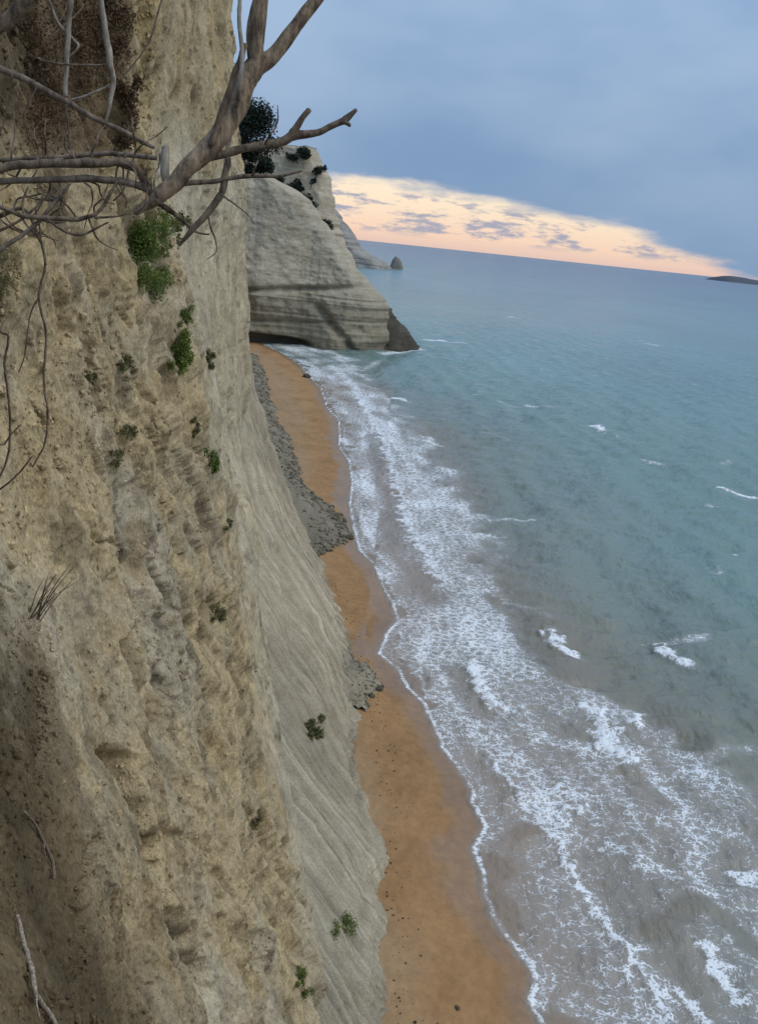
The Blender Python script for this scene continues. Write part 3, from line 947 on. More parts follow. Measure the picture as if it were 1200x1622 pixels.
# ------------------------------------------------------------------ headlands
def build_headland(name, label, y0, edge_px, mat, base_col, slope=0.25, xl=-120.0, ztop=None, relief=1.0, cave=None, back=160.0, ns=260, nz=240,
                   footfn=None, seed=200, bedding=1.0, dark=None, wrap=40):
    """rock face towards the camera, its right outline given by photo points at distance y0 (+ slope with height)"""
    E = []
    for u, v in edge_px:
        y = y0
        for _ in range(4):
            p = aty(u, v, y)
            y = y0 + slope * max(p[2], 0)
        E.append((p[2], p[0]))
    E = sorted(E)
    ez, ex = np.array([q[0] for q in E]), np.array([q[1] for q in E])
    zt = ztop if ztop is not None else ez[-1]
    z = np.linspace(-2.5, zt, nz)
    xe = np.interp(z, ez, ex)
    t = np.linspace(0, 1, ns) ** 0.85
    X = xl + (xe[:, None] - xl) * t[None]
    Z = np.broadcast_to(z[:, None], X.shape).copy()
    yf = footfn(X) if footfn else np.full_like(X, y0)
    Yv = yf + slope * np.maximum(Z, 0)
    R = relief
    Yv += R * (1.5 * fbm(X * 0.05 / R, Z * 0.04 / R, 0.3, 4, seed=seed) + 0.45 * ridged(X * 0.16 / R, Z * 0.05 / R, 3.3, 4, seed=seed + 1)
               + bedding * (0.9 - 0.78 * sstep(18, 24, Z / R)) * (vnoise((Z + 0.05 * X) * 0.8 / R, 0.5, 0.5, seed + 2) + 0.5 * vnoise((Z + 0.05 * X) * 1.9 / R, .5, .5, seed + 3))
               + 0.35 * fbm(X * 0.5 / R, Z * 0.5 / R, 0.9, 4, seed=seed + 4))
    if cave is not None:
        Yv += cave(X, Z)
    # outline: ragged, then the side running back
    jag = R * (1.2 * fbm(z * 0.12 / R, 1.1, 2.2, 4, seed=seed + 5) + 0.8 * vnoise(z * 0.5 / R, 0.2, 0.7, seed + 6))
    X = X + (t ** 6)[None] * jag[:, None]
    # round the corner
    Yv += R * 6 * np.clip((t[None] - 0.93) / 0.07, 0, 1) ** 2
    w = np.linspace(0, 1, wrap + 1)[1:]
    Xs = X[:, -1:] - (w[None] ** 1.3) * back * 0.18 + 1.5 * R * fbm(w[None] * 9, Z[:, -1:] * 0.1 / R, 0.4, 3, seed=seed + 7)
    Ys = Yv[:, -1:] + w[None] * back
    Zs = np.broadcast_to(z[:, None], Xs.shape)
    P = np.stack([np.concatenate([X, Xs], 1), np.concatenate([Yv, Ys], 1), np.concatenate([Z, Zs], 1)], -1)
    # roof running back
    top = P[-1:].copy()
    r1 = top.copy(); r1[..., 1] += 5 * R; r1[..., 2] += 1.0 * R + 1.2 * R * fbm(top[..., 0] * 0.1, 0.5, 0.1, 3, seed=seed + 8); r1[..., 0] -= 1.0 * R
    r2 = top.copy(); r2[..., 1] += back * 0.5; r2[..., 2] += 2 * R; r2[..., 0] -= 25 * R
    P = np.concatenate([P, r1, r2], 0)
    n = fbm(P[..., 0] * 0.06 / R, P[..., 2] * 0.05 / R, P[..., 1] * 0.02, 4, seed=seed + 9)[..., None]
    n2 = fbm(P[..., 0] * 0.02 / R, P[..., 2] * 0.35 / R, 0.3, 4, seed=seed + 10)[..., None]
    c = base_col * (1 + 0.14 * n) * (1 + 0.12 * n2)
    if dark is not None:
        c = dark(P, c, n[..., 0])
    c[-2:] = rgb(.09, .085, .04)
    o = grid_obj(name, P, mat, flip=False, colors=np.clip(c, .02, .8))
    o['kind'] = 'structure'
    tag(o, label)
    return o, ez, ex


# the big front headland
HF = np.array([[-200, 318], [-70, 330], [-50, 335], [-36, 346], [-20, 350], [-4, 366], [10, 385]])


def hfoot(X):
    return np.interp(X, HF[:, 0], HF[:, 1])


def hcave(X, Z):
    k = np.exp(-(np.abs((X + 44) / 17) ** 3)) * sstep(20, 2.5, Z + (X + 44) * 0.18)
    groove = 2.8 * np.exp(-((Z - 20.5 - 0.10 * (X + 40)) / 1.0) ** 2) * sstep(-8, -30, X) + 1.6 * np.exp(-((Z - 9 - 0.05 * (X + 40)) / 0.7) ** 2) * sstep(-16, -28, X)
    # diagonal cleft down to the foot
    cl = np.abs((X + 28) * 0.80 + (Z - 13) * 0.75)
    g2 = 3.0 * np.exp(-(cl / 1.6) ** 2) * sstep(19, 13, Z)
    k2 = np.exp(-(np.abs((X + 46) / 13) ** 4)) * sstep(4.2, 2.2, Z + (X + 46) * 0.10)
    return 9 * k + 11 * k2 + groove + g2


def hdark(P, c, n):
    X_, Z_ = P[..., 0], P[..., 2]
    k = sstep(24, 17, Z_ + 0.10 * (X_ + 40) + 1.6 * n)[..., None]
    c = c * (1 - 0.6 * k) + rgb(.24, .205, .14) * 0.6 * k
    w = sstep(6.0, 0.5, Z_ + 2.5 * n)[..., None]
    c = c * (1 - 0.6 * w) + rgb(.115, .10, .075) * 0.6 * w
    side = sstep(3, 12, P[..., 1] - hfoot(X_) - 0.25 * Z_ - 4)[..., None] * sstep(-70, -30, X_)[..., None]
    return c


FRONT_EDGE = [(436, 284), (462, 296), (484, 316), (502, 338), (514, 358), (535, 388), (559, 424), (577, 448), (603, 478), (608, 490), (612, 520), (616, 556), (617, 575)]
HEAD, hez, hex_ = build_headland('headland', 'tall grey layered clay headland closing the end of the beach', 350, FRONT_EDGE, MAT_HEAD,
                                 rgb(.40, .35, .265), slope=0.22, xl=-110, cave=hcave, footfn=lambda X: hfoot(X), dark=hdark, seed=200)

# pale cliff rising behind the front headland
MID_EDGE = [(498, 236), (506, 256), (520, 280), (523, 300), (524, 320), (531, 345), (537, 368), (546, 395), (560, 430), (585, 480), (600, 520)]
MIDH, mz_, mx_ = build_headland('headland', 'pale clay cliff rising behind the layered headland', 455, MID_EDGE, MAT_HEAD, rgb(.47, .40, .30), slope=0.12,
                                xl=-150, seed=230, relief=1.1, back=500, ns=180, nz=160)
# far cliff running out to the point
FAR_EDGE = [(498, 262), (515, 300), (530, 330), (541, 348), (553, 364), (565, 380), (577, 393), (590, 405), (600, 412), (607, 417), (611, 422), (613, 428)]
FARH, fz_, fx_ = build_headland('headland', 'distant pale cliff sloping down to a low point in the sea', 1480, FAR_EDGE, MAT_FAR, rgb(.31, .29, .26), slope=0.5,
                                xl=-420, seed=260, relief=3.0, back=900, ns=160, nz=140)


def rock_mesh(name, center, radii, mat, base, seed, n=40, parent=None, power=1.0, top=None, rough=0.25):
    """a weathered rock: deformed sphere with ridges, flat enough at the foot to sit in the ground"""
    th = np.linspace(0, math.pi, n)
    ph = np.linspace(0, 2 * math.pi, 2 * n)
    T, F = np.meshgrid(th, ph, indexing='ij')
    d = np.stack([np.sin(T) * np.cos(F), np.sin(T) * np.sin(F), np.cos(T)], -1)
    r = 1 + rough * fbm(d[..., 0] * 1.7, d[..., 1] * 1.7, d[..., 2] * 1.7, 5, seed=seed) + rough * 0.5 * ridged(d[..., 0] * 2.5, d[..., 1] * 2.5, d[..., 2] * 2.5, 3, seed=seed + 1)
    p = d * r[..., None]
    if top is not None:
        p[..., 0] += top * np.maximum(p[..., 2], 0)
    if power != 1.0:
        sq = 1 - np.clip(p[..., 2], 0, 1.5) * power
        p[..., 0] *= np.maximum(sq, 0.1)
        p[..., 1] *= np.maximum(sq, 0.1)
    P = np.array(center) + p * np.array(radii)
    c = base * (1 + 0.25 * fbm(P[..., 0] / radii[0] * 2, P[..., 1] / radii[0] * 2, P[..., 2] / radii[0] * 2, 3, seed=seed + 3))[..., None]
    return grid_obj(name, P, mat, flip=False, colors=np.clip(c, .02, .8), parent=parent)


# toe of the headland, its shaded side painted dark into the rock colour
t0, t1, t2 = aty(613, 488, 385), aty(640, 520, 388), aty(663, 549, 390)
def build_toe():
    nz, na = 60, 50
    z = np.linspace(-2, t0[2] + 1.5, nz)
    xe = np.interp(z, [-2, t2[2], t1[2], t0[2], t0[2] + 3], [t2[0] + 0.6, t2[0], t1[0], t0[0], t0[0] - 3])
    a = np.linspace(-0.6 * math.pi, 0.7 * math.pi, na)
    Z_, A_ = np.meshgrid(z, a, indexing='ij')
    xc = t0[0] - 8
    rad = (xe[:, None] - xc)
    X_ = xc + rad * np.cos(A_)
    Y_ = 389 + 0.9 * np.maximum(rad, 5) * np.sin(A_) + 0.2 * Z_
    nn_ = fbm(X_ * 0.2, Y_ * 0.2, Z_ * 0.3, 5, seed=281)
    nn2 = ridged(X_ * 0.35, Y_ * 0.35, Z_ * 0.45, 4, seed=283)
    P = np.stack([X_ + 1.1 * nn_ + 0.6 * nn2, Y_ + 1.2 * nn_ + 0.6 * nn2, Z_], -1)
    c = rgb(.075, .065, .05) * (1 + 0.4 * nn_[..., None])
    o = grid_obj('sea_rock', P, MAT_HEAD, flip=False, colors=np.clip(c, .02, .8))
    tag(o, 'rock wedge at the seaward toe of the headland, shade painted into its dark colour', 'rock')


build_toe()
# sea stack off the far point
def cone_rock(name, px_pts, y, depth, mat, base, seed, label):
    pts = [aty(u, v, y) for u, v in px_pts]
    xs_ = np.array([p[0] for p in pts]); zs_ = np.array([p[2] for p in pts])
    n = 60
    xv = np.linspace(xs_.min(), xs_.max(), n)
    zv = np.interp(xv, xs_, zs_)
    tt = np.linspace(-1, 1, 24)
    Xg = np.broadcast_to(xv[:, None], (n, 24)).copy()
    prof = (1 - np.abs(tt) ** 1.6)
    Zg = zv[:, None] * prof[None] - 3 * np.abs(tt)[None] ** 4
    span = xs_.max() - xs_.min()
    Yg = y + depth * tt[None] * (0.4 + 0.6 * np.sin(np.linspace(0, math.pi, n))[:, None])
    nn_ = fbm(Xg / span * 5, Yg / span * 5, Zg / span * 5, 4, seed=seed)
    P = np.stack([Xg + span * 0.02 * nn_, Yg + 0 * Xg, np.where(prof[None] > 0.02, Zg * (1 + 0.12 * nn_), Zg)], -1)
    P[..., 2] -= 1.0
    o = grid_obj(name, P, mat, flip=True, colors=np.clip(base * (1 + 0.25 * nn_[..., None]), .02, .8))
    return tag(o, label, 'rock')


cone_rock('sea_stack', [(612, 428), (617, 421), (622, 409), (627, 405), (632, 407), (636, 416), (639, 428)], 1600, 16, MAT_FAR, rgb(.20, .19, .17), 291,
          'small pointed sea stack standing off the far point')
cone_rock('sea_rock', [(574, 421), (580, 417), (588, 411), (598, 416), (606, 418), (613, 421), (616, 427)], 1500, 20, MAT_FAR, rgb(.24, .22, .19), 293,
          'low dark rocks between the far point and the pointed stack')


# island on the horizon
def build_island():
    yI = 11000.0
    x0 = aty(1133, 438, yI)[0]
    n = 120
    t = np.linspace(0, 1, n)
    xv = x0 + t * 5200
    h = np.interp(t, [0, .006, .02, .055, .085, .13, .2, .4, .7, 1], [0, 34, 58, 60, 44, 36, 42, 40, 55, 0]) * (1 + 0.15 * vnoise(t * 60, 0, 0, 301))
    w = np.linspace(-1, 1, 15)
    X_ = np.broadcast_to(xv[:, None], (n, 15)).copy()
    Z_ = h[:, None] * (1 - np.abs(w[None]) ** 3) - 2
    Y_ = yI + 500 * w[None] + 0 * X_
    c = np.tile(rgb(.10, .11, .13), (n, 15, 1))
    o = grid_obj('island', np.stack([X_, Y_, Z_], -1), MAT_FAR, flip=True, colors=c)
    o['kind'] = 'structure'
    tag(o, 'low dark island on the horizon')


build_island()

# ------------------------------------------------------------------ rubble heaps on the beach
def stone_proto(rng, n=1):
    ico_v = []
    g = (1 + 5 ** .5) / 2
    for a in (-1, 1):
        for b in (-g, g):
            ico_v += [(0, a, b), (a, b, 0), (b, 0, a)]
    return np.array(ico_v) / math.hypot(1, g)


def ico_faces(v):
    f = []
    n = len(v)
    d = np.linalg.norm(v[:, None] - v[None], axis=2)
    el_ = np.min(d[d > 1e-6]) * 1.05
    for i in range(n):
        for j in range(i + 1, n):
            for k in range(j + 1, n):
                if d[i, j] < el_ and d[j, k] < el_ and d[i, k] < el_:
                    nrm = np.cross(v[j] - v[i], v[k] - v[i])
                    f.append((i, j, k) if nrm @ v[i] > 0 else (i, k, j))
    return np.array(f)


ICO = stone_proto(None)
ICOF = ico_faces(ICO)


def stones(name, pts, sizes, mat, base, seed, label, lo=0.55, hi=1.35):
    rng = np.random.default_rng(seed)
    n = len(pts)
    q = rng.normal(size=(n, 3, 3))
    Q = np.linalg.qr(q)[0]
    sc = rng.uniform(0.6, 1.2, (n, 1, 3)) * np.asarray(sizes)[:, None, None]
    jit = 1 + rng.uniform(-0.22, 0.22, (n, 12, 1))
    V = np.einsum('nij,nkj->nki', Q, ICO[None] * jit * sc) + np.asarray(pts)[:, None]
    Fc = (ICOF[None] + 12 * np.arange(n)[:, None, None]).reshape(-1, 3)
    base = np.broadcast_to(base, (n, 3))
    c = base[:, None] * rng.uniform(lo, hi, (n, 1, 1)) + np.zeros((n, 12, 3))
    o = mesh_obj(name, V.reshape(-1, 3), Fc, mat, smooth=False, colors=np.clip(c, .02, .7).reshape(-1, 3))
    o['kind'] = 'stuff'
    tag(o, label)
    return o


def build_rubble(outer_px, inner_px, hts, label, slabel, base, nst, seed, smax=0.35):
    n, mrows = 160, 40
    O = densify([ground(*p)[:2] for p in outer_px], n)
    I = densify([p for p in inner_px], n)
    hh = np.interp(np.linspace(0, 1, n), np.linspace(0, 1, len(hts)), hts)
    t = np.linspace(0, 1, mrows)
    XY = O[:, None] * (1 - t[None, :, None]) + I[:, None] * t[None, :, None]
    bz = beach_z(XY[..., 0], XY[..., 1])
    n1 = fbm(XY[..., 0] * 0.35, XY[..., 1] * 0.25, 0, 4, seed=seed)
    Zr = bz - 0.12 + hh[:, None] * (t[None] ** 0.85) * (1 + 0.18 * n1) + 0.35 * np.sqrt(t)[None] * (1 + 0.5 * n1) + 0.10 * fbm(XY[..., 0] * 1.7, XY[..., 1] * 1.5, 0, 3, seed=seed + 1)
    XY = XY + 0.5 * (1 - t[None, :, None]) * np.stack([n1, n1], -1)
    P = np.concatenate([XY, Zr[..., None]], -1)
    c = base * (1 + 0.2 * n1[..., None])
    o = grid_obj('rubble_slope', P, MAT_RUBBLE, flip=False, colors=np.clip(c, .02, .8))
    o['kind'] = 'structure'
    tag(o, label)
    rng = np.random.default_rng(seed)
    ii = rng.uniform(0, n - 1.01, nst); jj = rng.uniform(0, mrows - 1.01, nst) * rng.uniform(0.2, 1, nst)
    pts = P[ii.astype(int), jj.astype(int)] + rng.normal(0, 0.12, (nst, 3)) * np.array([1, 1, 0.1])
    sz = smax * (0.22 + 0.78 * rng.random(nst) ** 4)
    stones('rubble_stones', pts, sz, MAT_RUBBLE, base * 0.95, seed + 3, slabel)
    return P


R1_OUT = [(404, 566), (418, 592), (430, 640), (446, 680), (462, 708), (480, 772), (512, 800), (548, 816), (557, 838), (556, 858), (534, 868), (500, 888)]
r1_in = [(apron_x(y_, 2.0) - 0.6, y_) for y_ in (316, 292, 262, 230, 205, 172, 152, 140, 132, 126, 119, 109)]
build_rubble(R1_OUT, r1_in, [1.5, 2, 2.5, 3, 3.2, 3.6, 4.0, 4.2, 3.6, 2.8, 1.6, 0.6],
             'grey rubble fan fallen from the cliff onto the far beach', 'loose grey stones on the far rubble fan', rgb(.215, .19, .14), 3600, 311, 0.5)
R2_OUT = [(548, 1036), (566, 1046), (584, 1060), (598, 1078), (603, 1092), (590, 1102), (576, 1112), (580, 1135)]
r2_in = [(apron_x(y_, 1.0) - 1.6, y_) for y_ in (89, 87.5, 86, 84, 82, 80.5, 79, 76)]
build_rubble(R2_OUT, r2_in, [0.5, 1.0, 1.3, 1.4, 1.4, 1.2, 0.8, 0.4],
             'small tongue of grey rubble reaching onto the near sand', 'loose grey stones on the small rubble tongue', rgb(.30, .26, .19), 600, 321, 0.22)


def scatter_debris():
    rng = np.random.default_rng(5)
    pts, sz = [], []
    for _ in range(700):
        y_ = rng.uniform(38, 112)
        d = abs(rng.normal(0, 0.9)) + 0.1
        x_ = apron_x(y_, 0.0) + d
        if x_ > shore_x(y_) - 2.2:
            continue
        pts.append((x_, y_, float(beach_z(x_, y_)) + 0.02)); sz.append(0.014 + 0.09 * rng.random() ** 5)
    for _ in range(520):
        y_ = rng.uniform(40, 230)
        w = shore_x(y_) - apron_x(y_, 0.0)
        x_ = apron_x(y_, 0.0) + w * (0.03 + 0.6 * rng.random() ** 2.2)
        pts.append((float(x_), y_, float(beach_z(x_, y_)) + 0.01)); sz.append(0.01 + 0.035 * rng.random() ** 4)
    stones('beach_debris', np.array(pts, float), np.array(sz), MAT_RUBBLE, rgb(.14, .11, .075), 331, 'dark pebbles and debris scattered along the foot of the cliff')


scatter_debris()
cliff_clods()
BOULDERS = [((554, 850), 0.55, 'dark boulder at the seaward tip of the far rubble fan'), ((545, 824), 0.42, 'dark boulder on the upper edge of the far rubble fan'),
            ((522, 872), 0.40, 'dark boulder at the near corner of the far rubble fan'), ((600, 1090), 0.36, 'dark stone at the tip of the small rubble tongue'),
            ((588, 1102), 0.30, 'dark stone on the near side of the small rubble tongue'), ((486, 596), 1.1, 'dark stone at the water edge near the headland foot'),
            ((724, 1596), 0.13, 'small dark clump alone on the bare sand at the bottom')]
for i, ((u, v), r, lab) in enumerate(BOULDERS):
    p = ground(u, v, 0.3)
    zb = float(beach_z(p[0], p[1]))
    o = rock_mesh('boulder', (p[0], p[1], zb + r * 0.25), (r, r * 1.2, r * 0.7), MAT_RUBBLE, rgb(.12, .10, .07), 340 + i * 7, n=14)
    tag(o, lab, 'rock', None)

# ------------------------------------------------------------------ plants
MAT_LEAF = simple_mat('green_leaf', s2l(120, 134, 64), s2l(80, 100, 46), 1.5, 0.6, 0.1, 0.01, 0.3)
MAT_LEAF_DRY = simple_mat('grey_green_leaf', s2l(118, 116, 76), s2l(82, 84, 52), 1.5, 0.8, 0.1, 0.01, 0.15)
MAT_DARKLEAF = simple_mat('dark_leaf', s2l(46, 54, 42), s2l(30, 38, 30), 0.4, 0.8, 0.1, 0.05, 0.1)
MAT_BRUSH = simple_mat('dry_brush', s2l(112, 88, 64), s2l(72, 58, 46), 2.0, 0.9, 0.1, 0.01, 0.1)
MAT_BARK = simple_mat('bark_brown', s2l(160, 138, 112), s2l(78, 64, 52), 44.0, 0.9, 1.0, 0.012, 0, (1, 1, 0.35))
MAT_BARKD = simple_mat('bark_dark', s2l(132, 113, 94), s2l(66, 55, 46), 48.0, 0.9, 1.0, 0.01, 0, (1, 1, 0.4))
MAT_BARKG = simple_mat('bark_grey', s2l(138, 122, 106), s2l(78, 66, 56), 36.0, 0.9, 0.9, 0.01, 0, (1, 1, 0.35))
MAT_BARKP = simple_mat('bark_pale', s2l(176, 164, 148), s2l(108, 96, 82), 34.0, 0.9, 0.9, 0.01, 0, (1, 1, 0.35))


def leaves(name, blobs, n, size, mat, seed, parent, elong=1.8, flat=None):
    """many separate leaf faces spread through a set of ellipsoids (centre, radii)"""
    rng = np.random.default_rng(seed)
    w = np.array([b[1][0] * b[1][1] * b[1][2] for b in blobs]) ** 0.6
    pick = rng.choice(len(blobs), n, p=w / w.sum())
    C = np.array([b[0] for b in blobs])[pick]
    Rr = np.array([b[1] for b in blobs])[pick]
    d = rng.normal(size=(n, 3)); d /= np.linalg.norm(d, axis=1)[:, None]
    r = rng.random(n) ** 0.45
    c = C + d * Rr * r[:, None] * rng.uniform(0.75, 1.12, (n, 1))
    a = rng.normal(size=(n, 3)) + d * 0.5; a /= np.linalg.norm(a, axis=1)[:, None]
    b = np.cross(a, rng.normal(size=(n, 3))); b /= np.linalg.norm(b, axis=1)[:, None]
    nrm = np.cross(a, b)
    s = size * rng.uniform(0.55, 1.25, (n, 1))
    V = np.stack([c - a * s * elong * 0.5, c + b * s * 0.5 + nrm * s * 0.12, c + a * s * elong * 0.5, c - b * s * 0.5 + nrm * s * 0.12], 1)
    o = mesh_obj(name, V.reshape(-1, 3), np.arange(4 * n).reshape(n, 4), mat, smooth=False)
    return place(o, parent)


def tube(name, pts, radii, mat, parent, sides=9, seed=0, bump=0.28, sub=9, knots=0.0):
    """tapered, slightly knobbly limb through the given points"""
    P = np.asarray(pts, float)
    R = np.asarray(radii, float)
    n = len(P)
    ext = np.concatenate([[2 * P[0] - P[1]], P, [2 * P[-1] - P[-2]]])
    out, rr = [], []
    for i in range(n - 1):
        p0, p1, p2, p3 = ext[i:i + 4]
        for t in np.linspace(0, 1, sub, endpoint=(i == n - 2)):
            out.append(0.5 * ((2 * p1) + (-p0 + p2) * t + (2 * p0 - 5 * p1 + 4 * p2 - p3) * t * t + (-p0 + 3 * p1 - 3 * p2 + p3) * t ** 3))
            rr.append(R[i] * (1 - t) + R[i + 1] * t)
    C = np.array(out); rr = np.array(rr)
    m = len(C)
    ln = np.concatenate([[0], np.cumsum(np.linalg.norm(np.diff(C, axis=0), axis=1))])
    C = C + rr[:, None] * 0.30 * np.stack([vnoise(ln / (rr.mean() * 5), 0.2, k, seed + 2) for k in range(3)], 1) * np.clip(np.minimum(np.arange(m), m - 1 - np.arange(m)) / 3, 0, 1)[:, None]
    rr = rr * (1 + knots * np.clip(vnoise(ln / (rr.mean() * 7), 0.5, 0.3, seed + 5), 0, 1) ** 2)
    T = np.gradient(C, axis=0)
    T /= np.linalg.norm(T, axis=1)[:, None] + 1e-12
    ref = np.array([0.31, 0.2, 0.93])
    A = np.cross(T, ref); A /= np.linalg.norm(A, axis=1)[:, None] + 1e-12
    B = np.cross(T, A)
    ang = np.linspace(0, 2 * math.pi, sides, endpoint=False)
    ring = np.cos(ang)[None, :, None] * A[:, None] + np.sin(ang)[None, :, None] * B[:, None]
    wob = 1 + bump * vnoise(ln[:, None] / (rr.mean() * 2.2), np.cos(ang)[None] * 1.5, np.sin(ang)[None] * 1.5, seed)
    V = C[:, None] + ring * (rr[:, None] * wob)[..., None]
    V = np.concatenate([V.reshape(-1, 3), C[:1] - T[:1] * rr[0] * 0.5, C[-1:] + T[-1:] * rr[-1] * 0.6])
    F = []
    for i in range(m - 1):
        for j in range(sides):
            k = (j + 1) % sides
            F.append((i * sides + j, i * sides + k, (i + 1) * sides + k, (i + 1) * sides + j))
    s0, s1 = m * sides, m * sides + 1
    for j in range(sides):
        k = (j + 1) % sides
        F.append((s0, k, j, j))
        F.append((s1, (m - 1) * sides + j, (m - 1) * sides + k, (m - 1) * sides + k))
    # triangles as 3-gons: build with from_pydata for mixed faces
    me = bpy.data.meshes.new(name)
    me.from_pydata([tuple(v) for v in V], [], [f if f[2] != f[3] else f[:3] for f in F])
    me.polygons.foreach_set('use_smooth', [True] * len(me.polygons))
    me.materials.append(mat)
    o = bpy.data.objects.new(name, me)
    col.objects.link(o)
    return place(o, parent) if parent is not None else o


bpy.context.view_layer.update()


def cliff_pt(u, v, apron=False):
    """where the photo ray meets the built (rough) surface"""
    d = ray(u, v)
    ob = FOOTOBJ if apron else CLIFF
    hit, loc, nrm, _ = ob.ray_cast(Vector(CAM), Vector(d).normalized())
    if hit and loc.y > 2.9:
        return np.array(loc)
    return on_apron(u, v) if apron else on_upper(u, v)


# name, label, photo centre, half size px (w, h), leaf count, leaf size factor, material, on lower slope
PLANTS = [
    ('ivy', 'large bright green ivy patch hanging below the branches', (233, 395), (34, 82), 2600, 0.085, MAT_LEAF, False),
    ('cliff_shrub', 'bright green shrub in the gully below the large ivy', (281, 556), (20, 40), 700, 0.10, MAT_LEAF, False),
    ('cliff_shrub', 'small green tuft on grey rock right of the gully shrub', (331, 570), (9, 15), 120, 0.12, MAT_LEAF_DRY, False),
    ('cliff_shrub', 'sparse green plant between the ivy and the gully shrub', (291, 508), (13, 28), 170, 0.09, MAT_LEAF, False),
    ('cliff_shrub', 'grey green tuft low in the gully on the yellow face edge', (333, 728), (13, 18), 160, 0.10, MAT_LEAF, False),
    ('cliff_shrub', 'thin green plant on the yellow edge above the low tuft', (308, 672), (7, 22), 90, 0.09, MAT_LEAF_DRY, False),
    ('cliff_shrub', 'small dark tuft leftmost on the mid yellow face', (141, 599), (11, 13), 130, 0.08, MAT_LEAF_DRY, False),
    ('cliff_shrub', 'dark spreading tuft at the foot of the brown hollow', (203, 577), (17, 11), 160, 0.08, MAT_LEAF_DRY, False),
    ('cliff_shrub', 'small dark tuft below the brown hollow on the yellow face', (203, 684), (14, 11), 120, 0.08, MAT_LEAF_DRY, False),
    ('cliff_shrub', 'dark round tuft on the yellow face beneath two others', (183, 724), (13, 16), 160, 0.08, MAT_LEAF_DRY, False),
    ('cliff_shrub', 'tiny dark tuft on the grey rib beside the layered slope', (362, 831), (6, 10), 60, 0.10, MAT_LEAF_DRY, False),
    ('cliff_shrub', 'dark brown tuft in the pitted middle of the cliff', (343, 972), (14, 13), 130, 0.09, MAT_LEAF_DRY, False),
    ('cliff_shrub', 'dark tuft on the right of the cliff above the lowest shrub', (402, 1294), (14, 17), 170, 0.07, MAT_LEAF_DRY, False),
    ('cliff_shrub', 'green shrub at the bottom of the cliff edge', (480, 1557), (17, 36), 420, 0.075, MAT_LEAF, False),
    ('cliff_shrub', 'dark green shrub high on the layered slope', (498, 1150), (19, 24), 380, 0.11, MAT_LEAF_DRY, True),
    ('cliff_shrub', 'olive green shrub low on the layered slope', (540, 1466), (20, 20), 340, 0.08, MAT_LEAF, True),
    ('cliff_shrub', 'grey green bush at the left edge above the yellow face', (10, 425), (24, 50), 480, 0.05, MAT_LEAF_DRY, False),
    ('cliff_shrub', 'drab shrub under the fork of the big branch', (288, 360), (16, 26), 220, 0.10, MAT_LEAF_DRY, False),
    ('dry_brush', 'brown dry brush overhanging the top left of the cliff', (85, 60), (90, 90), 1900, 0.09, MAT_BRUSH, False),
    ('dry_brush', 'brown dry brush below the slanting grey branch', (60, 190), (70, 50), 900, 0.08, MAT_BRUSH, False),
    ('dry_brush', 'grey brown brush clump beside the yellow upper face', (200, 180), (24, 60), 520, 0.10, MAT_BRUSH, False),
    ('dry_brush', 'brown brush hanging over the highest clay beside the bare stems', (180, 40), (26, 60), 520, 0.10, MAT_BRUSH, False),
]
for i, (nm, lab, (u, v), (hw, hh), n, ls, mat, ap) in enumerate(PLANTS):
    rng = np.random.default_rng(500 + i)
    c0 = cliff_pt(u, v, ap)
    root = empty(nm, c0)
    blobs = []
    k = max(9, int(hh / 4))
    for j in range(k):
        du, dv = rng.uniform(-0.75, 0.75) * hw, (rng.uniform(-0.8, 0.8)) * hh
        p = cliff_pt(u + du, v + dv, ap)
        if np.linalg.norm(p - c0) > 0.09 * c0[1] + hh * c0[1] / FPX * 1.5:
            p = c0 + (p - c0) * 0.2
        rad = rng.uniform(0.40, 0.72) * min(hw, hh * 1.2) * p[1] * 1.05 / FPX
        blobs.append((p + np.array([rad * 0.35, -rad * 0.3, 0]), (rad * 0.8, rad * 0.9, rad * 1.05)))
    leaves('foliage', blobs, int(n * 2.6), ls * 0.55 * c0[1] / 26.0, mat, 520 + i, root)
    b0 = blobs[0][0]
    sc_ = c0[1] / FPX
    lo = cliff_pt(u, v + hh * 0.6, ap)
    for j in range(3):
        q = blobs[rng.integers(len(blobs))][0]
        tube('stem', [c0 + np.array([-0.25, 0.1, -0.1]), (c0 + q) / 2 + np.array([0.05, -0.05, 0.02]), q], [1.6 * sc_, 1.1 * sc_, 0.6 * sc_], MAT_BARKD, root, sides=5, seed=i * 3 + j, sub=4)

# trees and scrub on the headland
TREES = [('evergreen_tree', 'tall dark evergreen clump on top of the headland', (410, 210), (44, 40), 372, 10000, 0.7, 'tree'),
         ('headland_shrub', 'dark scrub below the evergreen clump on the headland ledge', (402, 262), (36, 14), 368, 2200, 0.7, 'shrub'),
         ('headland_shrub', 'dark scrub on the pale cliff crest right of the evergreen', (478, 244), (26, 12), 462, 1600, 0.8, 'shrub'),
         ('headland_shrub', 'low scrub on the right brow of the pale cliff', (508, 268), (12, 10), 462, 420, 0.8, 'shrub'),
         ('headland_shrub', 'dark bushes at the head of the diagonal crevice', (455, 292), (24, 13), 374, 1500, 0.7, 'shrub'),
         ('headland_shrub', 'dark bushes along the upper diagonal crevice', (482, 317), (17, 14), 376, 1100, 0.7, 'shrub'),
         ('headland_shrub', 'dark bushes along the lower diagonal crevice', (512, 360), (12, 18), 380, 800, 0.7, 'shrub'),
         ('headland_shrub', 'lone dark shrub on the pale wall above the crevice', (497, 287), (5, 10), 458, 160, 0.7, 'shrub')]
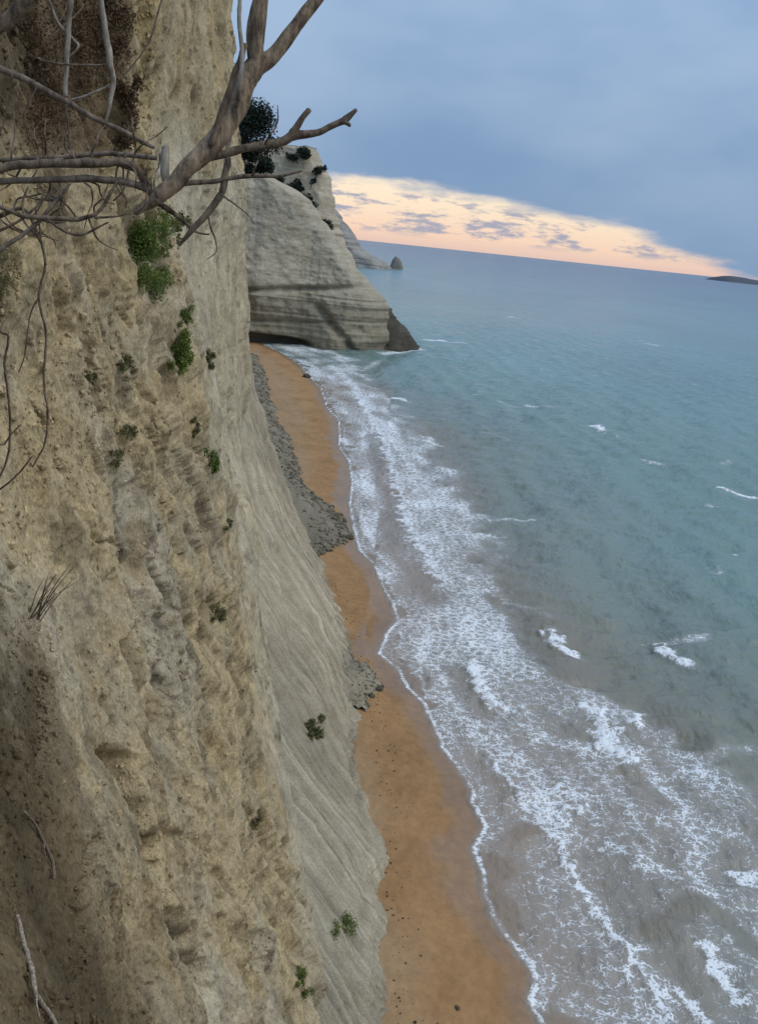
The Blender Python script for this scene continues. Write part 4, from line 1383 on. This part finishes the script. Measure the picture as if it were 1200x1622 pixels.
for i, (nm, lab, (u, v), (hw, hh), y, n, ls, cat) in enumerate(TREES):
    rng = np.random.default_rng(600 + i)
    sc_ = y / FPX
    base = aty(u - 6, v + hh, y)
    root = tag(empty(nm, base), lab, cat)
    blobs = []
    for j in range(18 if cat == 'tree' else 9):
        if cat == 'tree':
            k = rng.random()
            dv = -hh * 0.8 + k * hh * 1.7
            du = -8 + rng.uniform(-1, 0.8) * hw * (0.3 + 0.65 * k)
        else:
            du, dv = rng.uniform(-0.85, 0.85) * hw, rng.uniform(-0.5, 0.6) * hh
        p = aty(u + du, v + dv, y + rng.uniform(-4, 4))
        rd = rng.uniform(0.38, 0.68) * min(hh, hw) * sc_
        blobs.append((p, (rd * 1.1, rd * 1.1, rd)))
    leaves('crown' if cat == 'tree' else 'foliage', blobs, n, ls, MAT_DARKLEAF, 620 + i, root, 1.4)
    for j in range(3 if cat == 'tree' else 2):
        q = blobs[j][0]
        tube('trunk' if (cat == 'tree' and j == 0) else ('limb' if cat == 'tree' else 'stem'), [base - np.array([0, 0, 1.0]), (base + q) / 2, q],
             [0.35, 0.25, 0.12] if cat == 'tree' else [0.18, 0.12, 0.06], MAT_BARKD, root, sides=6, seed=640 + i * 4 + j, sub=4)
_roots = [o for o in bpy.data.objects if o.type == 'EMPTY' and 'label' not in o]
for (nm, lab, *_r) in PLANTS:
    for o in _roots:
        if o.name.split('.')[0] == nm and 'label' not in o and (Vector(cliff_pt(*_r[0], _r[-1])) - o.location).length < 1e-3:
            tag(o, lab, {'ivy': 'ivy', 'cliff_shrub': 'shrub', 'dry_brush': 'brush'}[nm])
            break


# ------------------------------------------------------------------ bare branches close to the lens
def limb(name, pts, mat, parent, sides=10, seed=0, bump=0.12, knots=0.25, sub=9):
    """pts: photo x, photo y, distance, thickness in photo px"""
    P = [aty(u, v, y) for u, v, y, w in pts]
    R = [0.5 * w * (0.66 if w > 20 else 0.76) * np.dot(p - CAM, FWD) / FPX for p, (u, v, y, w) in zip(P, pts)]
    if name == 'twig':                              # a twig belongs to the branch it grows from
        best, bd = parent, 1e9
        for ch in parent.children:
            if ch.name.split('.')[0] in ('branch', 'main_branch', 'stem', 'trunk'):
                co = np.empty(len(ch.data.vertices) * 3, np.float32)
                ch.data.vertices.foreach_get('co', co)
                d = min(np.linalg.norm(co.reshape(-1, 3) - P[0], axis=1).min(), np.linalg.norm(co.reshape(-1, 3) - P[-1], axis=1).min())
                if d < bd:
                    best, bd = ch, d
        parent = best
    return tube(name, P, R, mat, parent, sides, seed, bump, sub, knots)


base = np.array([-1.9, 1.0, 38.6])
tree = tag(empty('dead_shrub', base), 'leaning bare brown shrub with thick forked branch reaching over the sea', 'shrub')
j1 = aty(-330, 300, 2.45)
tube('trunk', [base - np.array([0, 0, 0.3]), base + np.array([0.05, 0.5, 0.7]), j1, aty(-150, 285, 2.5)], [.06, .05, .035, .022], MAT_BARKD, tree, 10, 700)
limb('main_branch', [(214, 338, 2.50, 11), (236, 322, 2.51, 26), (258, 300, 2.52, 38), (300, 266, 2.55, 42), (345, 215, 2.6, 44), (374, 165, 2.63, 47), (404, 108, 2.66, 50), (432, 88, 2.68, 36),
                     (466, 46, 2.7, 31), (500, 0, 2.73, 29), (535, -55, 2.76, 26)], MAT_BARK, tree, 14, 701, 0.10, 0.12, 12)
limb('branch', [(400, 108, 2.66, 40), (401, 80, 2.66, 38), (404, 40, 2.66, 34), (409, 0, 2.66, 30), (414, -50, 2.66, 28)], MAT_BARK, tree, 12, 702, 0.14, 0.25)
limb('branch', [(410, 85, 2.70, 20), (412, 50, 2.70, 18), (417, 10, 2.70, 18), (421, -45, 2.70, 16)], MAT_BARKG, tree, 10, 703, 0.14, 0.2)
limb('branch', [(330, 250, 2.58, 16), (385, 236, 2.6, 17), (440, 225, 2.62, 18), (466, 213, 2.63, 20), (500, 210, 2.64, 13), (535, 195, 2.65, 13), (549, 188, 2.655, 15), (564, 174, 2.66, 8)],
     MAT_BARKD, tree, 10, 704, 0.16, 0.4)
limb('twig', [(462, 216, 2.63, 16), (472, 197, 2.63, 14), (480, 184, 2.63, 12), (490, 174, 2.63, 11)], MAT_BARKD, tree, 9, 705, 0.15, 0.3)
limb('twig', [(545, 192, 2.65, 9), (552, 196, 2.65, 8), (554, 200, 2.65, 5)], MAT_BARKD, tree, 8, 706)
limb('branch', [(270, 292, 2.54, 12), (310, 290, 2.55, 11), (345, 286, 2.56, 10), (385, 279, 2.57, 9), (440, 279, 2.58, 7), (478, 271, 2.59, 4)], MAT_BARKD, tree, 9, 707, 0.15, 0.3)
limb('branch', [(362, 250, 2.58, 12), (356, 285, 2.57, 15), (346, 315, 2.56, 15), (322, 345, 2.55, 14), (304, 364, 2.54, 13), (284, 388, 2.54, 6)], MAT_BARKD, tree, 9, 708, 0.15, 0.3)
limb('twig', [(246, 318, 2.52, 14), (270, 334, 2.52, 11), (290, 350, 2.53, 9), (306, 364, 2.54, 7)], MAT_BARKD, tree, 8, 709)
limb('twig', [(304, 364, 2.54, 6), (318, 370, 2.54, 4), (332, 371, 2.54, 3)], MAT_BARKD, tree, 7, 710)
limb('branch', [(388, 70, 2.58, 13), (370, 125, 2.57, 14), (350, 180, 2.56, 13), (334, 230, 2.55, 12)], MAT_BARKD, tree, 9, 711, 0.15, 0.3)
limb('branch', [(381, -40, 2.56, 8), (379, 30, 2.56, 9), (383, 90, 2.56, 9), (378, 150, 2.57, 10), (366, 205, 2.70, 11), (357, 265, 2.70, 9)], MAT_BARKP, tree, 9, 712, 0.15, 0.2)
limb('branch', [(240, 306, 2.52, 22), (205, 262, 2.5, 16), (120, 258, 2.48, 17), (60, 258, 2.46, 17), (0, 268, 2.44, 17), (-150, 285, 2.4, 18), (-330, 300, 2.35, 20)], MAT_BARKD, tree, 10, 713, 0.16, 0.3)
limb('branch', [(250, 304, 2.52, 18), (175, 286, 2.5, 14), (80, 284, 2.48, 13), (0, 288, 2.46, 14), (-150, 290, 2.42, 15)], MAT_BARKG, tree, 10, 714, 0.16, 0.3)
limb('branch', [(248, 250, 2.6, 10), (170, 243, 2.58, 10), (100, 250, 2.56, 9), (0, 254, 2.53, 9), (-150, 270, 2.5, 10)], MAT_BARKG, tree, 9, 715, 0.16, 0.3)
limb('stub', [(262, 232, 2.55, 15), (261, 250, 2.55, 19), (262, 278, 2.55, 17), (264, 296, 2.54, 10)], MAT_BARKP, tree, 9, 716, 0.15, 0.3)
limb('twig', [(0, 328, 2.4, 9), (40, 342, 2.42, 10), (90, 345, 2.44, 10), (130, 347, 2.46, 9), (157, 334, 2.47, 8), (176, 305, 2.48, 7), (186, 286, 2.49, 7)], MAT_BARKD, tree, 8, 717)
limb('twig', [(72, 344, 2.43, 6), (98, 364, 2.44, 6), (128, 372, 2.45, 6), (152, 362, 2.46, 5), (172, 352, 2.47, 3)], MAT_BARKD, tree, 7, 718)
limb('twig', [(-40, 425, 2.38, 9), (0, 395, 2.4, 9), (30, 376, 2.42, 9), (62, 350, 2.44, 9), (90, 318, 2.46, 7), (112, 290, 2.47, 6)], MAT_BARKG, tree, 8, 719)
limb('twig', [(-10, 370, 2.41, 6), (30, 350, 2.42, 6), (60, 325, 2.44, 5), (72, 300, 2.45, 4)], MAT_BARKD, tree, 7, 720)
limb('twig', [(40, 345, 2.42, 5), (36, 320, 2.43, 5), (45, 296, 2.44, 4)], MAT_BARKD, tree, 7, 721)
limb('twig', [(150, 345, 2.46, 5), (180, 343, 2.47, 4), (205, 338, 2.48, 3)], MAT_BARKD, tree, 7, 722)
limb('twig', [(-15, 335, 2.41, 4), (20, 362, 2.42, 4), (50, 372, 2.43, 3), (62, 378, 2.44, 2)], MAT_BARKD, tree, 7, 723)
limb('twig', [(206, 262, 2.5, 5), (196, 300, 2.5, 4), (180, 318, 2.5, 3)], MAT_BARKD, tree, 7, 724)
limb('twig', [(62, 352, 2.44, 4), (66, 385, 2.44, 4), (74, 420, 2.45, 3)], MAT_BARKD, tree, 7, 725)

TWIG_FROM = [(20, 262), (60, 258), (110, 258), (150, 260), (195, 258), (30, 286), (80, 284), (130, 285), (180, 288), (60, 344), (110, 346), (140, 344), (20, 336), (40, 368),
             (90, 318), (100, 252), (200, 246), (225, 290), (250, 312), (275, 335), (330, 342), (350, 308), (420, 228), (400, 278)]
rng = np.random.default_rng(91)
for k, (u, v) in enumerate(TWIG_FROM + [(q[0] + 14, q[1] + 3) for q in TWIG_FROM[:18]]):
    a_ = rng.uniform(-2.6, 2.9)
    pts = [(u, v, 2.5, 5.0)]
    st = rng.uniform(11, 22)
    for q in range(4):
        a_ += rng.normal(0, 0.45)
        pts.append((pts[-1][0] + st * math.cos(a_), pts[-1][1] + st * math.sin(a_), 2.5 + rng.normal(0, 0.03), 4.2 - 0.8 * q))
    limb('twig', pts, MAT_BARKD if k % 3 else MAT_BARKG, tree, 6, 860 + k, sub=4)

# upright pale stems and the slanting branch at the top left
s2root = np.array([-2.6, 1.0, 38.9])
sh2 = tag(empty('dead_shrub', s2root), 'bare grey shrub with pale upright stems and slanting branch, upper left', 'shrub')
tube('trunk', [s2root - np.array([0, 0, 0.3]), s2root + np.array([0.1, 1.2, 0.9]), aty(-260, 20, 3.6)], [.05, .045, .03], MAT_BARKG, sh2, 10, 730)
limb('branch', [(-260, 20, 3.6, 18), (-100, 72, 3.65, 15), (0, 108, 3.7, 13), (50, 131, 3.72, 12), (100, 158, 3.74, 12), (150, 187, 3.76, 11), (200, 211, 3.78, 10), (244, 234, 3.8, 8)], MAT_BARKG, sh2, 10, 731, 0.15, 0.3)
limb('branch', [(114, -60, 3.72, 12), (112, 0, 3.72, 11), (108, 60, 3.72, 11), (106, 110, 3.73, 10), (104, 152, 3.74, 9)], MAT_BARKP, sh2, 9, 732, 0.12, 0.2)
limb('branch', [(152, -60, 3.74, 12), (160, 0, 3.74, 12), (166, 45, 3.75, 13), (173, 95, 3.75, 14), (180, 130, 3.76, 12), (174, 165, 3.76, 7), (168, 192, 3.77, 5)], MAT_BARKP, sh2, 9, 733, 0.14, 0.2)
limb('twig', [(78, 0, 3.72, 6), (92, 35, 3.72, 6), (116, 62, 3.73, 6), (124, 74, 3.73, 5), (110, 90, 3.73, 4), (104, 96, 3.73, 4)], MAT_BARKP, sh2, 7, 734)
limb('twig', [(268, -40, 3.85, 4), (252, 15, 3.85, 4), (238, 62, 3.84, 4), (216, 96, 3.83, 3), (196, 120, 3.82, 3)], MAT_BARKG, sh2, 7, 735)
limb('twig', [(-40, 60, 3.6, 40), (10, 30, 3.62, 34), (60, -10, 3.64, 32), (120, -60, 3.66, 30)], MAT_BARKD, sh2, 10, 736, 0.15, 0.2)
limb('twig', [(180, 132, 3.76, 5), (140, 150, 3.75, 4), (112, 158, 3.75, 3)], MAT_BARKP, sh2, 7, 737)
limb('twig', [(60, 92, 3.7, 5), (85, 100, 3.7, 4), (150, 103, 3.72, 4), (166, 102, 3.72, 3)], MAT_BARKG, sh2, 7, 738)
limb('twig', [(100, 158, 3.74, 5), (108, 195, 3.74, 5), (112, 230, 3.74, 4), (110, 255, 3.74, 3)], MAT_BARKD, sh2, 7, 739)
limb('twig', [(60, 135, 3.7, 4), (40, 180, 3.7, 4), (48, 225, 3.7, 3)], MAT_BARKD, sh2, 7, 740)
limb('twig', [(20, 118, 3.7, 4), (14, 165, 3.7, 3), (0, 215, 3.7, 3)], MAT_BARKD, sh2, 7, 741)

# hanging twigs at the left edge
s3root = cliff_pt(-180, 700)
sh3 = tag(empty('bare_twigs', s3root), 'thin dark twigs hanging down the left edge below the branches', 'twigs')
tube('stem', [s3root + np.array([-0.3, 0.2, 0]), aty(-120, 560, 4.9), aty(-60, 400, 4.4), aty(30, 330, 4.2), aty(66, 385, 4.2)], [.03, .022, .014, .009, .007], MAT_BARKD, sh3, 8, 750)
limb('twig', [(66, 385, 4.2, 5), (72, 420, 4.2, 5), (62, 470, 4.2, 5), (73, 530, 4.2, 5), (70, 600, 4.2, 5), (76, 655, 4.2, 5), (72, 700, 4.2, 4), (52, 740, 4.2, 3)], MAT_BARKD, sh3, 7, 751)
limb('twig', [(-60, 400, 4.4, 7), (-20, 470, 4.3, 6), (0, 522, 4.3, 6), (14, 534, 4.3, 5), (8, 580, 4.3, 5), (16, 650, 4.3, 5), (14, 715, 4.3, 5), (0, 755, 4.3, 4), (-20, 775, 4.3, 3)], MAT_BARKD, sh3, 7, 752)
limb('twig', [(-40, 800, 4.4, 5), (0, 775, 4.3, 5), (28, 752, 4.3, 4), (52, 722, 4.3, 3)], MAT_BARKD, sh3, 7, 753)
limb('twig', [(62, 470, 4.2, 3), (48, 500, 4.2, 3), (40, 560, 4.2, 3), (30, 590, 4.2, 2)], MAT_BARKD, sh3, 6, 754)
limb('twig', [(-20, 690, 4.3, 4), (4, 705, 4.3, 3), (16, 690, 4.3, 3), (34, 672, 4.3, 2)], MAT_BARKD, sh3, 6, 755)

# dry stalks on the mid left
p0 = cliff_pt(60, 985)
dg = tag(empty('dry_grass', p0), 'tuft of dry stalks on the near yellow clay, mid left', 'grass')
rng = np.random.default_rng(77)
for k in range(13):
    u1, v1 = 75 + rng.uniform(-6, 55), 905 + rng.uniform(-25, 55)
    a_ = cliff_pt(58 + rng.uniform(-8, 8), 985 + rng.uniform(-12, 12)) + np.array([-0.05, 0, 0])
    y1 = a_[1] - 0.25
    b_ = aty(u1, v1, y1)
    tube('stalk', [a_, (a_ + b_) / 2 + np.array([0, 0, 0.06]), b_], [.011, .008, .004], MAT_BARK if k % 2 else MAT_BARKG, dg, 5, 760 + k, sub=5)


# pale roots lying on the near soil at the bottom left
def root_on(px, lab, mat, seed):
    P, R = [], []
    for u, v, w in px:
        p = cliff_pt(u, v)
        p = p + (CAM - p) / np.linalg.norm(CAM - p) * 0.22
        P.append(p)
        R.append(0.5 * w * np.dot(p - CAM, FWD) / FPX)
    r = tag(empty('dead_root', P[0]), lab, 'root')
    tube('root_stem', P, R, mat, r, 8, seed, 0.15, 8, 0.3)
    n_ = len(P) // 2
    tube('root_hair', [P[n_], P[n_] + np.array([0.05, -0.12, -0.02]), P[n_] + np.array([0.12, -0.2, -0.14])], [R[n_] * .6, R[n_] * .4, R[n_] * .2], mat, r, 6, seed + 1, sub=4)


root_on([(28, 1450, 6), (36, 1490, 8), (50, 1535, 9), (58, 1575, 8), (78, 1605, 8), (98, 1640, 7)], 'pale dry root on the brown soil in the bottom left corner', MAT_BARKP, 780)
root_on([(38, 1285, 4), (55, 1305, 5), (70, 1335, 6), (84, 1365, 6), (86, 1392, 4)], 'short tan root on the brown soil above the pale one', MAT_BARKG, 790)
